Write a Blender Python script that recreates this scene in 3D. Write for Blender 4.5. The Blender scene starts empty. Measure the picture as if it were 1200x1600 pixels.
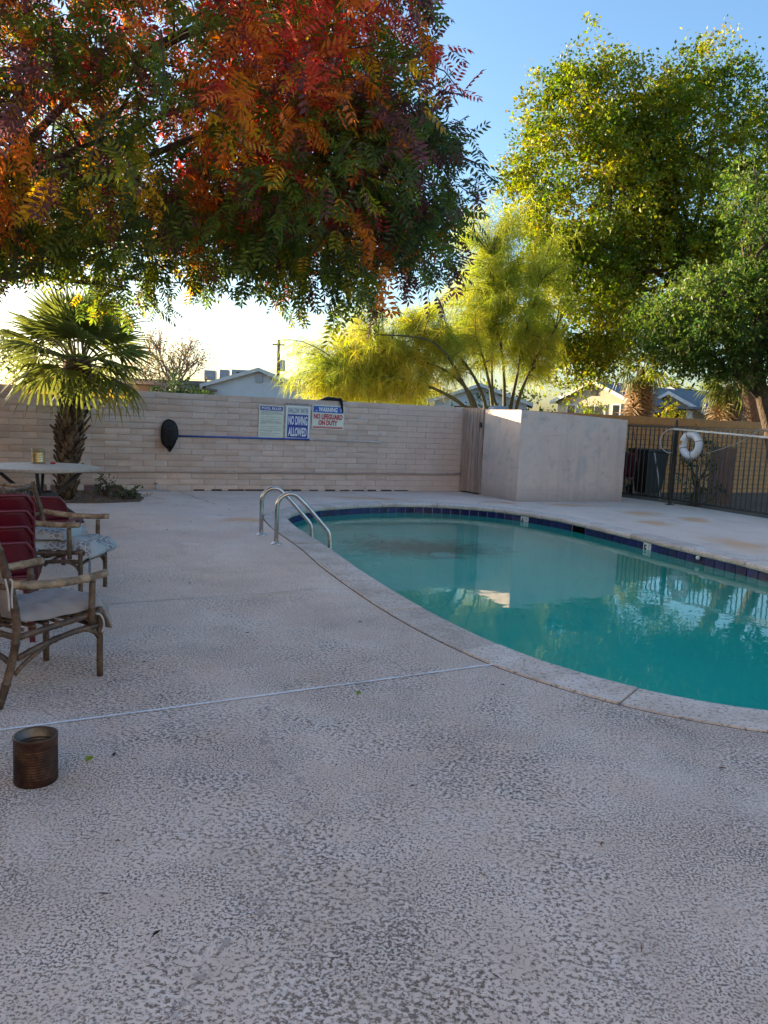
import bpy, bmesh, math, random
import numpy as np
from mathutils import Vector, Matrix, Euler
from mathutils.bvhtree import BVHTree

R = math.radians
rng = np.random.default_rng(7)
random.seed(7)
SC = bpy.context.scene
COL = SC.collection

# ------------------------------------------------------------------ camera
cam_data = bpy.data.cameras.new('camera')
cam_data.sensor_fit = 'VERTICAL'; cam_data.sensor_height = 24.0; cam_data.lens = 18.0
cam_data.clip_start = 0.05; cam_data.clip_end = 3000
cam = bpy.data.objects.new('camera', cam_data); COL.objects.link(cam)
_p, _r = R(6.9), R(2.4)
_F = Vector((0, math.cos(_p), -math.sin(_p))); _R0 = Vector((1, 0, 0)); _U0 = _R0.cross(_F)
_Rc = _R0 * math.cos(_r) + _U0 * math.sin(_r); _Uc = _U0 * math.cos(_r) - _R0 * math.sin(_r)
cam.matrix_world = Matrix(((_Rc.x, _Uc.x, -_F.x, 0), (_Rc.y, _Uc.y, -_F.y, 0), (_Rc.z, _Uc.z, -_F.z, 1.4), (0, 0, 0, 1)))
SC.camera = cam

# ------------------------------------------------------------------ light
SUN_AZ, SUN_EL = 60.0, 6.5          # degrees left of straight ahead, degrees up
world = bpy.data.worlds.new('World'); SC.world = world; world.use_nodes = True
wn = world.node_tree.nodes; wl = world.node_tree.links
sky = wn.new('ShaderNodeTexSky'); sky.sky_type = 'NISHITA'; sky.sun_disc = False
sky.sun_elevation = R(SUN_EL); sky.sun_rotation = R(-SUN_AZ)
sky.altitude = 350; sky.air_density = 1.0; sky.dust_density = 2.6; sky.ozone_density = 2.7
bg = wn['Background']; bg.inputs['Strength'].default_value = 0.15
wl.new(sky.outputs['Color'], bg.inputs['Color'])
sun_data = bpy.data.lights.new('sun', 'SUN'); sun_data.energy = 5.0; sun_data.angle = R(0.5)
sun_data.color = (1.0, 0.80, 0.52)
sun = bpy.data.objects.new('sun', sun_data); COL.objects.link(sun)
_sd = Vector((-math.sin(R(SUN_AZ)) * math.cos(R(SUN_EL)), math.cos(R(SUN_AZ)) * math.cos(R(SUN_EL)), math.sin(R(SUN_EL))))
sun.rotation_euler = _sd.to_track_quat('Z', 'Y').to_euler(); sun.location = (-20, 20, 20)
SC.view_settings.view_transform = 'Standard'; SC.view_settings.look = 'None'
SC.view_settings.exposure = 2.0; SC.view_settings.gamma = 1.0
SC.cycles.use_denoising = True
SC.cycles.max_bounces = 8; SC.cycles.diffuse_bounces = 3; SC.cycles.glossy_bounces = 4
SC.cycles.transmission_bounces = 6; SC.cycles.transparent_max_bounces = 8
SC.cycles.caustics_reflective = False; SC.cycles.caustics_refractive = True

# ------------------------------------------------------------------ materials
def new_mat(name):
    m = bpy.data.materials.new(name); m.use_nodes = True
    return m, m.node_tree.nodes, m.node_tree.links, m.node_tree.nodes['Principled BSDF']

def C4(c): return (c[0], c[1], c[2], 1)

def ramp(nodes, stops, interp='LINEAR'):
    r = nodes.new('ShaderNodeValToRGB'); e = r.color_ramp.elements; r.color_ramp.interpolation = interp
    while len(e) < len(stops): e.new(0.5)
    for i, (p, c) in enumerate(stops):
        e[i].position = p; e[i].color = C4(c) if not isinstance(c, (int, float)) else (c, c, c, 1)
    return r

def noise(nodes, links, scale, detail=4, rough=0.55, vec=None, dist=0.0):
    n = nodes.new('ShaderNodeTexNoise'); n.inputs['Scale'].default_value = scale
    n.inputs['Detail'].default_value = detail; n.inputs['Roughness'].default_value = rough
    n.inputs['Distortion'].default_value = dist
    if vec is not None: links.new(vec, n.inputs['Vector'])
    return n

def coord(nodes, links, kind='Object', scale=(1, 1, 1)):
    t = nodes.new('ShaderNodeTexCoord')
    if scale == (1, 1, 1): return t.outputs[kind]
    m = nodes.new('ShaderNodeMapping'); m.inputs['Scale'].default_value = scale
    links.new(t.outputs[kind], m.inputs['Vector']); return m.outputs['Vector']

def mixc(nodes, links, fac, a, b, mode='MIX'):
    m = nodes.new('ShaderNodeMix'); m.data_type = 'RGBA'; m.blend_type = mode
    for sock, v in ((m.inputs[0], fac), (m.inputs[6], a), (m.inputs[7], b)):
        if isinstance(v, (int, float)): sock.default_value = v
        elif isinstance(v, tuple): sock.default_value = C4(v)
        else: links.new(v, sock)
    return m.outputs[2]

def math_(nodes, links, op, a, b=0.0, c=None, clamp=False):
    m = nodes.new('ShaderNodeMath'); m.operation = op; m.use_clamp = clamp
    for i, v in enumerate((a, b, c)):
        if v is None: continue
        if isinstance(v, (int, float)): m.inputs[i].default_value = v
        else: links.new(v, m.inputs[i])
    return m.outputs[0]

def bump(nodes, links, bsdf, h, strength=0.4, dist=0.01):
    b = nodes.new('ShaderNodeBump'); b.inputs['Strength'].default_value = strength; b.inputs['Distance'].default_value = dist
    links.new(h, b.inputs['Height']); links.new(b.outputs['Normal'], bsdf.inputs['Normal'])

def mat_simple(name, a, b=None, scale=8, rough=0.7, metal=0.0, bmp=0.0, bscale=None, spec=None, bdist=0.004, sc=(1, 1, 1), lo=0.35, hi=0.65, rnd=0.0):
    m, N, L, P = new_mat(name)
    P.inputs['Roughness'].default_value = rough; P.inputs['Metallic'].default_value = metal
    if spec is not None: P.inputs['Specular IOR Level'].default_value = spec
    v = coord(N, L, 'Object', sc)
    if b is None: b = tuple(x * 0.8 for x in a)
    n = noise(N, L, scale, 5, 0.6, v)
    r = ramp(N, [(lo, b), (hi, a)]); L.new(n.outputs['Fac'], r.inputs['Fac'])
    out = r.outputs['Color']
    if rnd:
        oi = N.new('ShaderNodeObjectInfo')
        k = math_(N, L, 'MULTIPLY_ADD', oi.outputs['Random'], rnd * 2, 1 - rnd)
        out = mixc(N, L, 1.0, out, k, 'MULTIPLY')
    L.new(out, P.inputs['Base Color'])
    if bmp:
        n2 = noise(N, L, bscale or scale * 4, 5, 0.6, v)
        bump(N, L, P, n2.outputs['Fac'], bmp, bdist)
    return m

def mat_leaf(name, col=None, trans=0.4, tint=1.0, rough=0.45, attr=None, rnd=0.25, transcol=None):
    """leaf: diffuse + translucent; colour is fixed or read from the mesh attribute 'pigment'"""
    m, N, L, P = new_mat(name)
    out = N['Material Output']
    if attr:
        a = N.new('ShaderNodeAttribute'); a.attribute_name = attr; c = a.outputs['Color']
    else:
        oi = N.new('ShaderNodeObjectInfo')
        v = coord(N, L); n = noise(N, L, 14, 2, 0.5, v)
        k = math_(N, L, 'MULTIPLY_ADD', oi.outputs['Random'], rnd * 2, 1 - rnd)
        k2 = math_(N, L, 'MULTIPLY_ADD', n.outputs['Fac'], 0.6, 0.7)
        c = mixc(N, L, 1.0, col, math_(N, L, 'MULTIPLY', k, k2), 'MULTIPLY')
    L.new(c, P.inputs['Base Color']); P.inputs['Roughness'].default_value = rough
    P.inputs['Specular IOR Level'].default_value = 0.35
    t = N.new('ShaderNodeBsdfTranslucent')
    g = N.new('ShaderNodeHueSaturation'); g.inputs['Saturation'].default_value = 1.1; g.inputs['Value'].default_value = 1.7 * tint
    L.new(c, g.inputs['Color']); L.new(g.outputs['Color'], t.inputs['Color'])
    mx = N.new('ShaderNodeMixShader'); mx.inputs[0].default_value = trans
    L.new(P.outputs[0], mx.inputs[1]); L.new(t.outputs[0], mx.inputs[2]); L.new(mx.outputs[0], out.inputs['Surface'])
    return m

M = {}
# --- pool deck: worn knock-down coating, pale skin over brown pits
def make_deck():
    m, N, L, P = new_mat('deck_coating')
    v = coord(N, L)
    big = noise(N, L, 0.9, 4, 0.6, v)
    mid = noise(N, L, 4.0, 4, 0.6, v)
    wv = noise(N, L, 9, 2, 0.5, v)
    mp = N.new('ShaderNodeVectorMath'); mp.operation = 'MULTIPLY_ADD'
    L.new(wv.outputs['Color'], mp.inputs[0]); mp.inputs[1].default_value = (0.012, 0.012, 0.0); L.new(v, mp.inputs[2])
    st = N.new('ShaderNodeMapping'); st.inputs['Scale'].default_value = (1.0, 1.1, 1); st.inputs['Rotation'].default_value = (0, 0, R(20)); L.new(mp.outputs[0], st.inputs['Vector'])
    pa = noise(N, L, 66, 5, 0.68, st.outputs['Vector'], 0.2); pb = noise(N, L, 118, 3, 0.6, v, 0.15)
    sel = noise(N, L, 1.3, 3, 0.6, v); rs = ramp(N, [(0.42, 0.0), (0.60, 1.0)]); L.new(sel.outputs['Fac'], rs.inputs['Fac'])
    mx = N.new('ShaderNodeMix'); L.new(rs.outputs['Color'], mx.inputs[0]); L.new(pa.outputs['Fac'], mx.inputs[2]); L.new(pb.outputs['Fac'], mx.inputs[3])
    fine = noise(N, L, 210, 2, 0.5, v)
    t1 = math_(N, L, 'MULTIPLY_ADD', big.outputs['Fac'], -0.18, 0.09)
    t2 = math_(N, L, 'MULTIPLY_ADD', mid.outputs['Fac'], -0.16, 0.08)
    t3 = math_(N, L, 'MULTIPLY_ADD', fine.outputs['Fac'], 0.16, -0.08)
    h = math_(N, L, 'ADD', math_(N, L, 'ADD', mx.outputs[0], t3), math_(N, L, 'ADD', t1, t2))
    sep = N.new('ShaderNodeSeparateXYZ'); L.new(v, sep.inputs[0])
    yy = math_(N, L, 'ADD', sep.outputs['Y'], math_(N, L, 'MULTIPLY', math_(N, L, 'SUBTRACT', big.outputs['Fac'], 0.5), 6))
    far = N.new('ShaderNodeMapRange'); far.inputs['From Min'].default_value = 4; far.inputs['From Max'].default_value = 11
    far.inputs['To Max'].default_value = 0.9; L.new(yy, far.inputs['Value'])
    h = math_(N, L, 'MULTIPLY_ADD', far.outputs[0], 0.035, h)
    pr = ramp(N, [(0.435, 0.0), (0.47, 0.5), (0.515, 1.0)]); L.new(h, pr.inputs['Fac'])
    # skin colour
    sk = ramp(N, [(0.3, (0.62, 0.50, 0.425)), (0.5, (0.71, 0.60, 0.535)), (0.68, (0.76, 0.67, 0.625))])
    L.new(mid.outputs['Fac'], sk.inputs['Fac'])
    pt = ramp(N, [(0.35, (0.13, 0.098, 0.078)), (0.65, (0.27, 0.21, 0.175))])
    n3 = noise(N, L, 2.3, 4, 0.6, v); L.new(n3.outputs['Fac'], pt.inputs['Fac'])
    c = mixc(N, L, pr.outputs['Color'], pt.outputs['Color'], sk.outputs['Color'])
    # deck colour shifts to a lighter pinkish tan towards the far end
    c = mixc(N, L, math_(N, L, 'MULTIPLY', far.outputs[0], 0.5), c, (0.84, 0.63, 0.50))
    # dirty blotches
    n4 = noise(N, L, 1.7, 5, 0.65, v, 0.4); r4 = ramp(N, [(0.55, 0.0), (0.75, 0.55)]); L.new(n4.outputs['Fac'], r4.inputs['Fac'])
    c = mixc(N, L, r4.outputs['Color'], c, (0.42, 0.325, 0.265))
    n5 = noise(N, L, 1.1, 5, 0.65, v, 0.3); r5 = ramp(N, [(0.56, 0.0), (0.70, 0.55)]); L.new(n5.outputs['Fac'], r5.inputs['Fac'])
    c = mixc(N, L, r5.outputs['Color'], c, (0.74, 0.66, 0.63))
    # patches where the coating has peeled to ochre concrete
    for (cx, cy, rx, ry) in [(-1.75, 10.05, .5, .32), (-0.2, 13.45, 1.0, .25), (2.1, 13.7, .5, .2), (3.35, 13.75, .75, .22), (4.35, 12.9, .5, .55), (4.5, 9.75, .4, .8), (4.15, 11.6, .3, .45), (5.0, 12.3, .3, .5)]:
        mp2 = N.new('ShaderNodeMapping'); mp2.inputs['Location'].default_value = (-cx / rx, -cy / ry, 0); mp2.inputs['Scale'].default_value = (1 / rx, 1 / ry, 0)
        L.new(v, mp2.inputs['Vector'])
        ln = N.new('ShaderNodeVectorMath'); ln.operation = 'LENGTH'; L.new(mp2.outputs[0], ln.inputs[0])
        dd = math_(N, L, 'ADD', ln.outputs['Value'], math_(N, L, 'MULTIPLY_ADD', n4.outputs['Fac'], 2.2, -1.1))
        rr = ramp(N, [(0.30, 0.8), (0.62, 0.45), (1.0, 0.0)]); L.new(dd, rr.inputs['Fac'])
        c = mixc(N, L, rr.outputs['Color'], c, (0.66, 0.36, 0.18))
    # specks
    vo = noise(N, L, 120, 2, 0.5, v); rv = ramp(N, [(0.70, 0.0), (0.73, 0.8)]); L.new(vo.outputs['Fac'], rv.inputs['Fac'])
    c = mixc(N, L, rv.outputs['Color'], c, (0.07, 0.05, 0.04))
    L.new(c, P.inputs['Base Color'])
    P.inputs['Roughness'].default_value = 0.72; P.inputs['Specular IOR Level'].default_value = 0.35
    bump(N, L, P, pr.outputs['Color'], 0.55, 0.006)
    return m
M['deck'] = make_deck()

def make_coping():
    m, N, L, P = new_mat('coping_stone')
    v = coord(N, L)
    n1 = noise(N, L, 3.2, 5, 0.65, v); n2 = noise(N, L, 60, 3, 0.6, v)
    r1 = ramp(N, [(0.3, (0.45, 0.365, 0.31)), (0.5, (0.59, 0.50, 0.44)), (0.7, (0.68, 0.61, 0.565))]); L.new(n1.outputs['Fac'], r1.inputs['Fac'])
    r2 = ramp(N, [(0.36, 0.0), (0.47, 1.0)]); L.new(n2.outputs['Fac'], r2.inputs['Fac'])
    c = mixc(N, L, r2.outputs['Color'], (0.27, 0.225, 0.20), r1.outputs['Color'])
    oi = N.new('ShaderNodeObjectInfo'); k = math_(N, L, 'MULTIPLY_ADD', oi.outputs['Random'], 0.22, 0.88)
    c = mixc(N, L, 1.0, c, k, 'MULTIPLY')
    L.new(c, P.inputs['Base Color']); P.inputs['Roughness'].default_value = 0.75
    bump(N, L, P, r2.outputs['Color'], 0.35, 0.004)
    return m
M['coping'] = make_coping()

def make_paint_block(name, base, chip, far=False):
    m, N, L, P = new_mat(name)
    v = coord(N, L, 'Object')
    oi = N.new('ShaderNodeObjectInfo')
    add = N.new('ShaderNodeVectorMath'); add.operation = 'ADD'; L.new(v, add.inputs[0]); L.new(oi.outputs['Location'], add.inputs[1])
    n1 = noise(N, L, 2.2, 4, 0.6, add.outputs[0]); n2 = noise(N, L, 9, 6, 0.7, add.outputs[0], 0.8); n3 = noise(N, L, 38, 4, 0.6, add.outputs[0])
    lo = tuple(x * 0.82 for x in base)
    r1 = ramp(N, [(0.3, lo), (0.7, base)]); L.new(n1.outputs['Fac'], r1.inputs['Fac'])
    k = math_(N, L, 'MULTIPLY_ADD', oi.outputs['Random'], 0.12, 0.94)
    c = mixc(N, L, 1.0, r1.outputs['Color'], k, 'MULTIPLY')
    e = math_(N, L, 'MULTIPLY_ADD', oi.outputs['Random'], 0.06, n2.outputs['Fac'])
    r2 = ramp(N, [(0.61, 0.0), (0.66, 0.8)]); L.new(e, r2.inputs['Fac'])
    c = mixc(N, L, r2.outputs['Color'], c, chip)
    r3 = ramp(N, [(0.30, 0.6), (0.36, 0.0)]); L.new(n3.outputs['Fac'], r3.inputs['Fac'])
    c = mixc(N, L, r3.outputs['Color'], c, tuple(x * 0.5 for x in base))
    L.new(c, P.inputs['Base Color']); P.inputs['Roughness'].default_value = 0.85
    P.inputs['Specular IOR Level'].default_value = 0.25
    bump(N, L, P, n3.outputs['Fac'], 0.5, 0.008)
    return m
M['block'] = make_paint_block('painted_slump_block', (0.68, 0.53, 0.44), (0.54, 0.45, 0.395))
M['mortar'] = mat_simple('painted_mortar', (0.46, 0.35, 0.285), (0.34, 0.255, 0.205), 12, 0.9, bmp=0.4)

def make_stucco():
    m, N, L, P = new_mat('smooth_stucco')
    v = coord(N, L)
    n1 = noise(N, L, 1.4, 5, 0.6, v, 0.5); n2 = noise(N, L, 5.5, 5, 0.7, v); n3 = noise(N, L, 45, 4, 0.6, v)
    r1 = ramp(N, [(0.35, (0.58, 0.455, 0.385)), (0.5, (0.63, 0.50, 0.42)), (0.62, (0.54, 0.455, 0.40))]); L.new(n1.outputs['Fac'], r1.inputs['Fac'])
    r2 = ramp(N, [(0.54, 0.0), (0.76, 0.65)]); L.new(n2.outputs['Fac'], r2.inputs['Fac'])
    c = mixc(N, L, r2.outputs['Color'], r1.outputs['Color'], (0.27, 0.235, 0.22))
    vs_ = coord(N, L, 'Object', (7, 7, 0.5)); ns = noise(N, L, 1.0, 4, 0.6, vs_); rs_ = ramp(N, [(0.5, 0.0), (0.72, 0.3)]); L.new(ns.outputs['Fac'], rs_.inputs['Fac'])
    c = mixc(N, L, rs_.outputs['Color'], c, (0.30, 0.25, 0.23))
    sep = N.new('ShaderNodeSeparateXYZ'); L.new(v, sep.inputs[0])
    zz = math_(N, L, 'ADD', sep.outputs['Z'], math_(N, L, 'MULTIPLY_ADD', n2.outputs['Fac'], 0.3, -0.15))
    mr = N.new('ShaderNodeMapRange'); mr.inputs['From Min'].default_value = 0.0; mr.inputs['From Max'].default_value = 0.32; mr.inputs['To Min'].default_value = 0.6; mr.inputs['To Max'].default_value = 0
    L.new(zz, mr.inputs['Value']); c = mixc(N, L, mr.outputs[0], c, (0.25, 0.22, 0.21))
    L.new(c, P.inputs['Base Color']); P.inputs['Roughness'].default_value = 0.85
    bump(N, L, P, math_(N, L, 'ADD', n3.outputs['Fac'], math_(N, L, 'MULTIPLY', n2.outputs['Fac'], 2.0)), 0.5, 0.008)
    return m
M['stucco'] = make_stucco()

def make_brown_wall():
    m, N, L, P = new_mat('brown_block_wall')
    v = coord(N, L)
    sp = N.new('ShaderNodeSeparateXYZ'); L.new(v, sp.inputs[0]); cb = N.new('ShaderNodeCombineXYZ')
    L.new(sp.outputs['X'], cb.inputs[0]); L.new(sp.outputs['Z'], cb.inputs[1])
    b = N.new('ShaderNodeTexBrick'); L.new(cb.outputs[0], b.inputs['Vector']); b.inputs['Scale'].default_value = 1
    b.inputs['Brick Width'].default_value = 0.41; b.inputs['Row Height'].default_value = 0.11; b.inputs['Mortar Size'].default_value = 0.007
    b.inputs['Color1'].default_value = C4((0.58, 0.275, 0.105)); b.inputs['Color2'].default_value = C4((0.51, 0.24, 0.09)); b.inputs['Mortar'].default_value = C4((0.17, 0.10, 0.05))
    n1 = noise(N, L, 5, 5, 0.6, v); k = math_(N, L, 'MULTIPLY_ADD', n1.outputs['Fac'], 0.5, 0.75)
    c = mixc(N, L, 1.0, b.outputs['Color'], k, 'MULTIPLY')
    L.new(c, P.inputs['Base Color']); P.inputs['Roughness'].default_value = 0.9
    bump(N, L, P, math_(N, L, 'SUBTRACT', 1.0, b.outputs['Fac']), 0.5, 0.01)
    return m
M['brownwall'] = make_brown_wall()
M['brownband'] = mat_simple('brown_wall_cap', (0.62, 0.29, 0.105), (0.50, 0.23, 0.085), 4, 0.9, bmp=0.3)

def make_bamboo():
    m, N, L, P = new_mat('weathered_bamboo')
    v = coord(N, L)
    n1 = noise(N, L, 9, 4, 0.6, v); n2 = noise(N, L, 50, 5, 0.7, v)
    r1 = ramp(N, [(0.3, (0.035, 0.02, 0.012)), (0.5, (0.10, 0.06, 0.034)), (0.68, (0.20, 0.13, 0.08))]); L.new(n1.outputs['Fac'], r1.inputs['Fac'])
    r2 = ramp(N, [(0.35, 0.55), (0.6, 1.15)]); L.new(n2.outputs['Fac'], r2.inputs['Fac'])
    c = mixc(N, L, 1.0, r1.outputs['Color'], r2.outputs['Color'], 'MULTIPLY')
    L.new(c, P.inputs['Base Color']); P.inputs['Roughness'].default_value = 0.5
    bump(N, L, P, n2.outputs['Fac'], 0.3, 0.003)
    return m
M['bamboo'] = make_bamboo()
M['bamboo_pale'] = mat_simple('split_bamboo_arm', (0.36, 0.27, 0.175), (0.14, 0.09, 0.05), 16, 0.6, bmp=0.3, lo=0.38, hi=0.6)
M['maroon'] = mat_simple('maroon_resin', (0.115, 0.009, 0.021), (0.085, 0.008, 0.016), 6, 0.33, bmp=0.06, bscale=60)
M['red'] = mat_simple('red_resin', (0.28, 0.035, 0.03), (0.23, 0.03, 0.028), 6, 0.38)
M['grey_cloth'] = mat_simple('grey_canvas', (0.34, 0.305, 0.285), (0.27, 0.24, 0.225), 7, 0.95, bmp=0.25, bscale=220, bdist=0.002)
def make_floral():
    m, N, L, P = new_mat('patterned_cotton')
    v = coord(N, L)
    d = noise(N, L, 14, 2, 0.5, v); mp = N.new('ShaderNodeVectorMath'); mp.operation = 'MULTIPLY_ADD'
    L.new(d.outputs['Color'], mp.inputs[0]); mp.inputs[1].default_value = (0.03, 0.03, 0.03); L.new(v, mp.inputs[2])
    vo = N.new('ShaderNodeTexVoronoi'); vo.feature = 'DISTANCE_TO_EDGE'; vo.inputs['Scale'].default_value = 24; L.new(mp.outputs[0], vo.inputs['Vector'])
    r = ramp(N, [(0.06, (0.42, 0.46, 0.47)), (0.10, (0.17, 0.19, 0.215))]); L.new(vo.outputs['Distance'], r.inputs['Fac'])
    n = noise(N, L, 5, 2, 0.5, v); r2 = ramp(N, [(0.45, 0.0), (0.55, 1.0)]); L.new(n.outputs['Fac'], r2.inputs['Fac'])
    c = mixc(N, L, r2.outputs['Color'], r.outputs['Color'], (0.36, 0.41, 0.43))
    L.new(c, P.inputs['Base Color']); P.inputs['Roughness'].default_value = 0.95
    return m
M['floral'] = make_floral()
M['tie'] = mat_simple('cloth_tie', (0.48, 0.46, 0.44), None, 20, 0.95)
M['tie_grey'] = mat_simple('grey_tie', (0.28, 0.29, 0.32), None, 20, 0.95)
M['tabletop'] = mat_simple('stone_look_top', (0.43, 0.40, 0.35), (0.33, 0.30, 0.26), 24, 0.6, bmp=0.15)
M['black_metal'] = mat_simple('black_painted_steel', (0.016, 0.016, 0.018), (0.03, 0.028, 0.026), 12, 0.45, bmp=0.1, bscale=80)
M['steel'] = mat_simple('stainless_steel', (0.58, 0.575, 0.56), (0.40, 0.385, 0.36), 9, 0.24, metal=1.0)
M['galv'] = mat_simple('aluminium_pole', (0.62, 0.61, 0.60), (0.45, 0.44, 0.43), 8, 0.4, metal=0.6)
M['tin'] = mat_simple('bare_tin', (0.62, 0.53, 0.33), (0.42, 0.34, 0.19), 12, 0.3, metal=0.9)
def make_rust():
    m, N, L, P = new_mat('rusty_tin')
    v = coord(N, L)
    n1 = noise(N, L, 14, 6, 0.7, v, 0.6)
    sep = N.new('ShaderNodeSeparateXYZ'); L.new(v, sep.inputs[0])
    e = math_(N, L, 'MULTIPLY_ADD', sep.outputs['Z'], 0.9, n1.outputs['Fac'])
    r1 = ramp(N, [(0.42, (0.012, 0.006, 0.004)), (0.60, (0.055, 0.022, 0.011)), (0.76, (0.11, 0.06, 0.032))]); L.new(e, r1.inputs['Fac'])
    L.new(r1.outputs['Color'], P.inputs['Base Color'])
    P.inputs['Metallic'].default_value = 0.45; P.inputs['Roughness'].default_value = 0.5
    bump(N, L, P, n1.outputs['Fac'], 0.2, 0.002)
    return m
M['rust'] = make_rust()
M['tin_in'] = mat_simple('dull_tin_inside', (0.22, 0.22, 0.22), (0.09, 0.075, 0.06), 11, 0.45, metal=0.7)
M['plaster'] = None
def make_plaster():
    m, N, L, P = new_mat('pool_plaster')
    v = coord(N, L)
    n1 = noise(N, L, 1.2, 4, 0.6, v); n2 = noise(N, L, 5, 6, 0.7, v, 1.0)
    r1 = ramp(N, [(0.3, (0.28, 0.88, 0.77)), (0.7, (0.34, 0.93, 0.82))]); L.new(n1.outputs['Fac'], r1.inputs['Fac'])
    c = r1.outputs['Color']
    # leaf-dirt lying on the floor round the drain
    mp2 = N.new('ShaderNodeMapping'); mp2.inputs['Location'].default_value = (-0.55 / 1.5, -11.2 / 0.85, 0); mp2.inputs['Scale'].default_value = (1 / 1.5, 1 / 0.85, 0); L.new(v, mp2.inputs['Vector'])
    ln = N.new('ShaderNodeVectorMath'); ln.operation = 'LENGTH'; L.new(mp2.outputs[0], ln.inputs[0])
    dd = math_(N, L, 'ADD', ln.outputs['Value'], math_(N, L, 'MULTIPLY_ADD', n2.outputs['Fac'], 1.5, -0.75))
    rr = ramp(N, [(0.3, 0.85), (1.0, 0.0)]); L.new(dd, rr.inputs['Fac'])
    c = mixc(N, L, rr.outputs['Color'], c, (0.10, 0.17, 0.13))
    L.new(c, P.inputs['Base Color']); P.inputs['Roughness'].default_value = 0.9
    return m
M['plaster'] = make_plaster()
def make_water():
    m, N, L, P = new_mat('pool_water')
    out = N['Material Output']; N.remove(P)
    g = N.new('ShaderNodeBsdfGlass'); g.inputs['IOR'].default_value = 1.333; g.inputs['Roughness'].default_value = 0.0
    g.inputs['Color'].default_value = (1, 1, 1, 1)
    r = N.new('ShaderNodeBsdfRefraction'); r.inputs['IOR'].default_value = 1.333; r.inputs['Roughness'].default_value = 0.0
    r.inputs['Color'].default_value = (0.40, 1.0, 0.92, 1)
    gl = N.new('ShaderNodeBsdfGlossy'); gl.inputs['Roughness'].default_value = 0.0; gl.inputs['Color'].default_value = (1, 1, 1, 1)
    N.remove(g)
    v = coord(N, L); mp = N.new('ShaderNodeMapping'); mp.inputs['Scale'].default_value = (1.0, 1.0, 1); L.new(v, mp.inputs['Vector'])
    n1 = noise(N, L, 7.0, 2, 0.5, mp.outputs[0]); n2 = noise(N, L, 1.6, 2, 0.5, mp.outputs[0])
    h = math_(N, L, 'ADD', math_(N, L, 'MULTIPLY', n1.outputs['Fac'], 0.35), n2.outputs['Fac'])
    b = N.new('ShaderNodeBump'); b.inputs['Strength'].default_value = 0.04; b.inputs['Distance'].default_value = 0.05; L.new(h, b.inputs['Height'])
    f = N.new('ShaderNodeFresnel'); f.inputs['IOR'].default_value = 1.333
    for s in (r, gl, f): L.new(b.outputs['Normal'], s.inputs['Normal'])
    mx = N.new('ShaderNodeMixShader'); L.new(f.outputs[0], mx.inputs[0]); L.new(r.outputs[0], mx.inputs[1]); L.new(gl.outputs[0], mx.inputs[2])
    L.new(mx.outputs[0], out.inputs['Surface'])
    return m
M['water'] = make_water()
M['tile'] = mat_simple('cobalt_glazed_tile', (0.018, 0.026, 0.12), (0.010, 0.014, 0.07), 9, 0.22, rnd=0.3, spec=0.3)
M['grout'] = mat_simple('tile_grout', (0.50, 0.53, 0.53), None, 20, 0.9)
M['white_tile'] = mat_simple('white_glazed_tile', (0.72, 0.75, 0.75), (0.62, 0.66, 0.66), 20, 0.2)
M['black'] = mat_simple('black_ink', (0.012, 0.012, 0.012), (0.02, 0.02, 0.02), 10, 0.6)
M['dark_hole'] = mat_simple('skimmer_hole_black', (0.004, 0.004, 0.005), (0.006, 0.006, 0.006), 10, 1.0, spec=0.0)  # black colour stands in for the shade inside the skimmer opening
M['navy'] = mat_simple('navy_print', (0.022, 0.032, 0.27), (0.03, 0.042, 0.31), 15, 0.5)
M['blueprint'] = mat_simple('blue_print', (0.02, 0.085, 0.36), (0.03, 0.11, 0.42), 15, 0.5)
M['redprint'] = mat_simple('red_print', (0.50, 0.035, 0.06), (0.56, 0.06, 0.085), 15, 0.5)
M['signboard'] = mat_simple('sign_plastic', (0.70, 0.74, 0.61), (0.62, 0.66, 0.55), 6, 0.45)
M['signwhite'] = mat_simple('sign_white', (0.76, 0.80, 0.80), (0.66, 0.71, 0.70), 9, 0.45)
M['signink'] = mat_simple('sign_ink', (0.20, 0.21, 0.19), None, 30, 0.7)
M['netting'] = None
def make_net():
    m, N, L, P = new_mat('black_netting')
    P.inputs['Base Color'].default_value = (0.012, 0.012, 0.014, 1); P.inputs['Roughness'].default_value = 0.9
    P.inputs['Alpha'].default_value = 0.9
    return m
M['netting'] = make_net()
M['bluepole'] = mat_simple('blue_anodised_pole', (0.035, 0.085, 0.34), (0.06, 0.12, 0.40), 9, 0.35, metal=0.3)
M['pvc'] = mat_simple('painted_pipe', (0.42, 0.335, 0.285), (0.36, 0.28, 0.24), 9, 0.7)
M['cloth_black'] = mat_simple('black_cloth', (0.008, 0.008, 0.009), (0.014, 0.013, 0.013), 20, 0.95, bmp=0.3, bscale=120)
M['wood_gate'] = mat_simple('weathered_gate_board', (0.43, 0.315, 0.25), (0.28, 0.20, 0.155), 5, 0.9, bmp=0.4, bscale=30, sc=(6, 6, 0.6), rnd=0.18)
M['soil'] = mat_simple('dry_soil', (0.20, 0.135, 0.09), (0.10, 0.065, 0.045), 14, 0.95, bmp=0.8, bscale=40, bdist=0.02)
M['dirt'] = mat_simple('bare_dirt', (0.17, 0.115, 0.075), (0.09, 0.06, 0.04), 3, 0.95, bmp=0.8, bscale=20, bdist=0.03)
M['ground'] = mat_simple('dry_ground', (0.24, 0.185, 0.125), (0.15, 0.13, 0.075), 0.6, 0.95, bmp=0.4, bscale=8, bdist=0.03)
M['brick'] = mat_simple('edging_brick', (0.23, 0.13, 0.105), (0.15, 0.09, 0.075), 14, 0.9, bmp=0.4, rnd=0.2)
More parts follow.
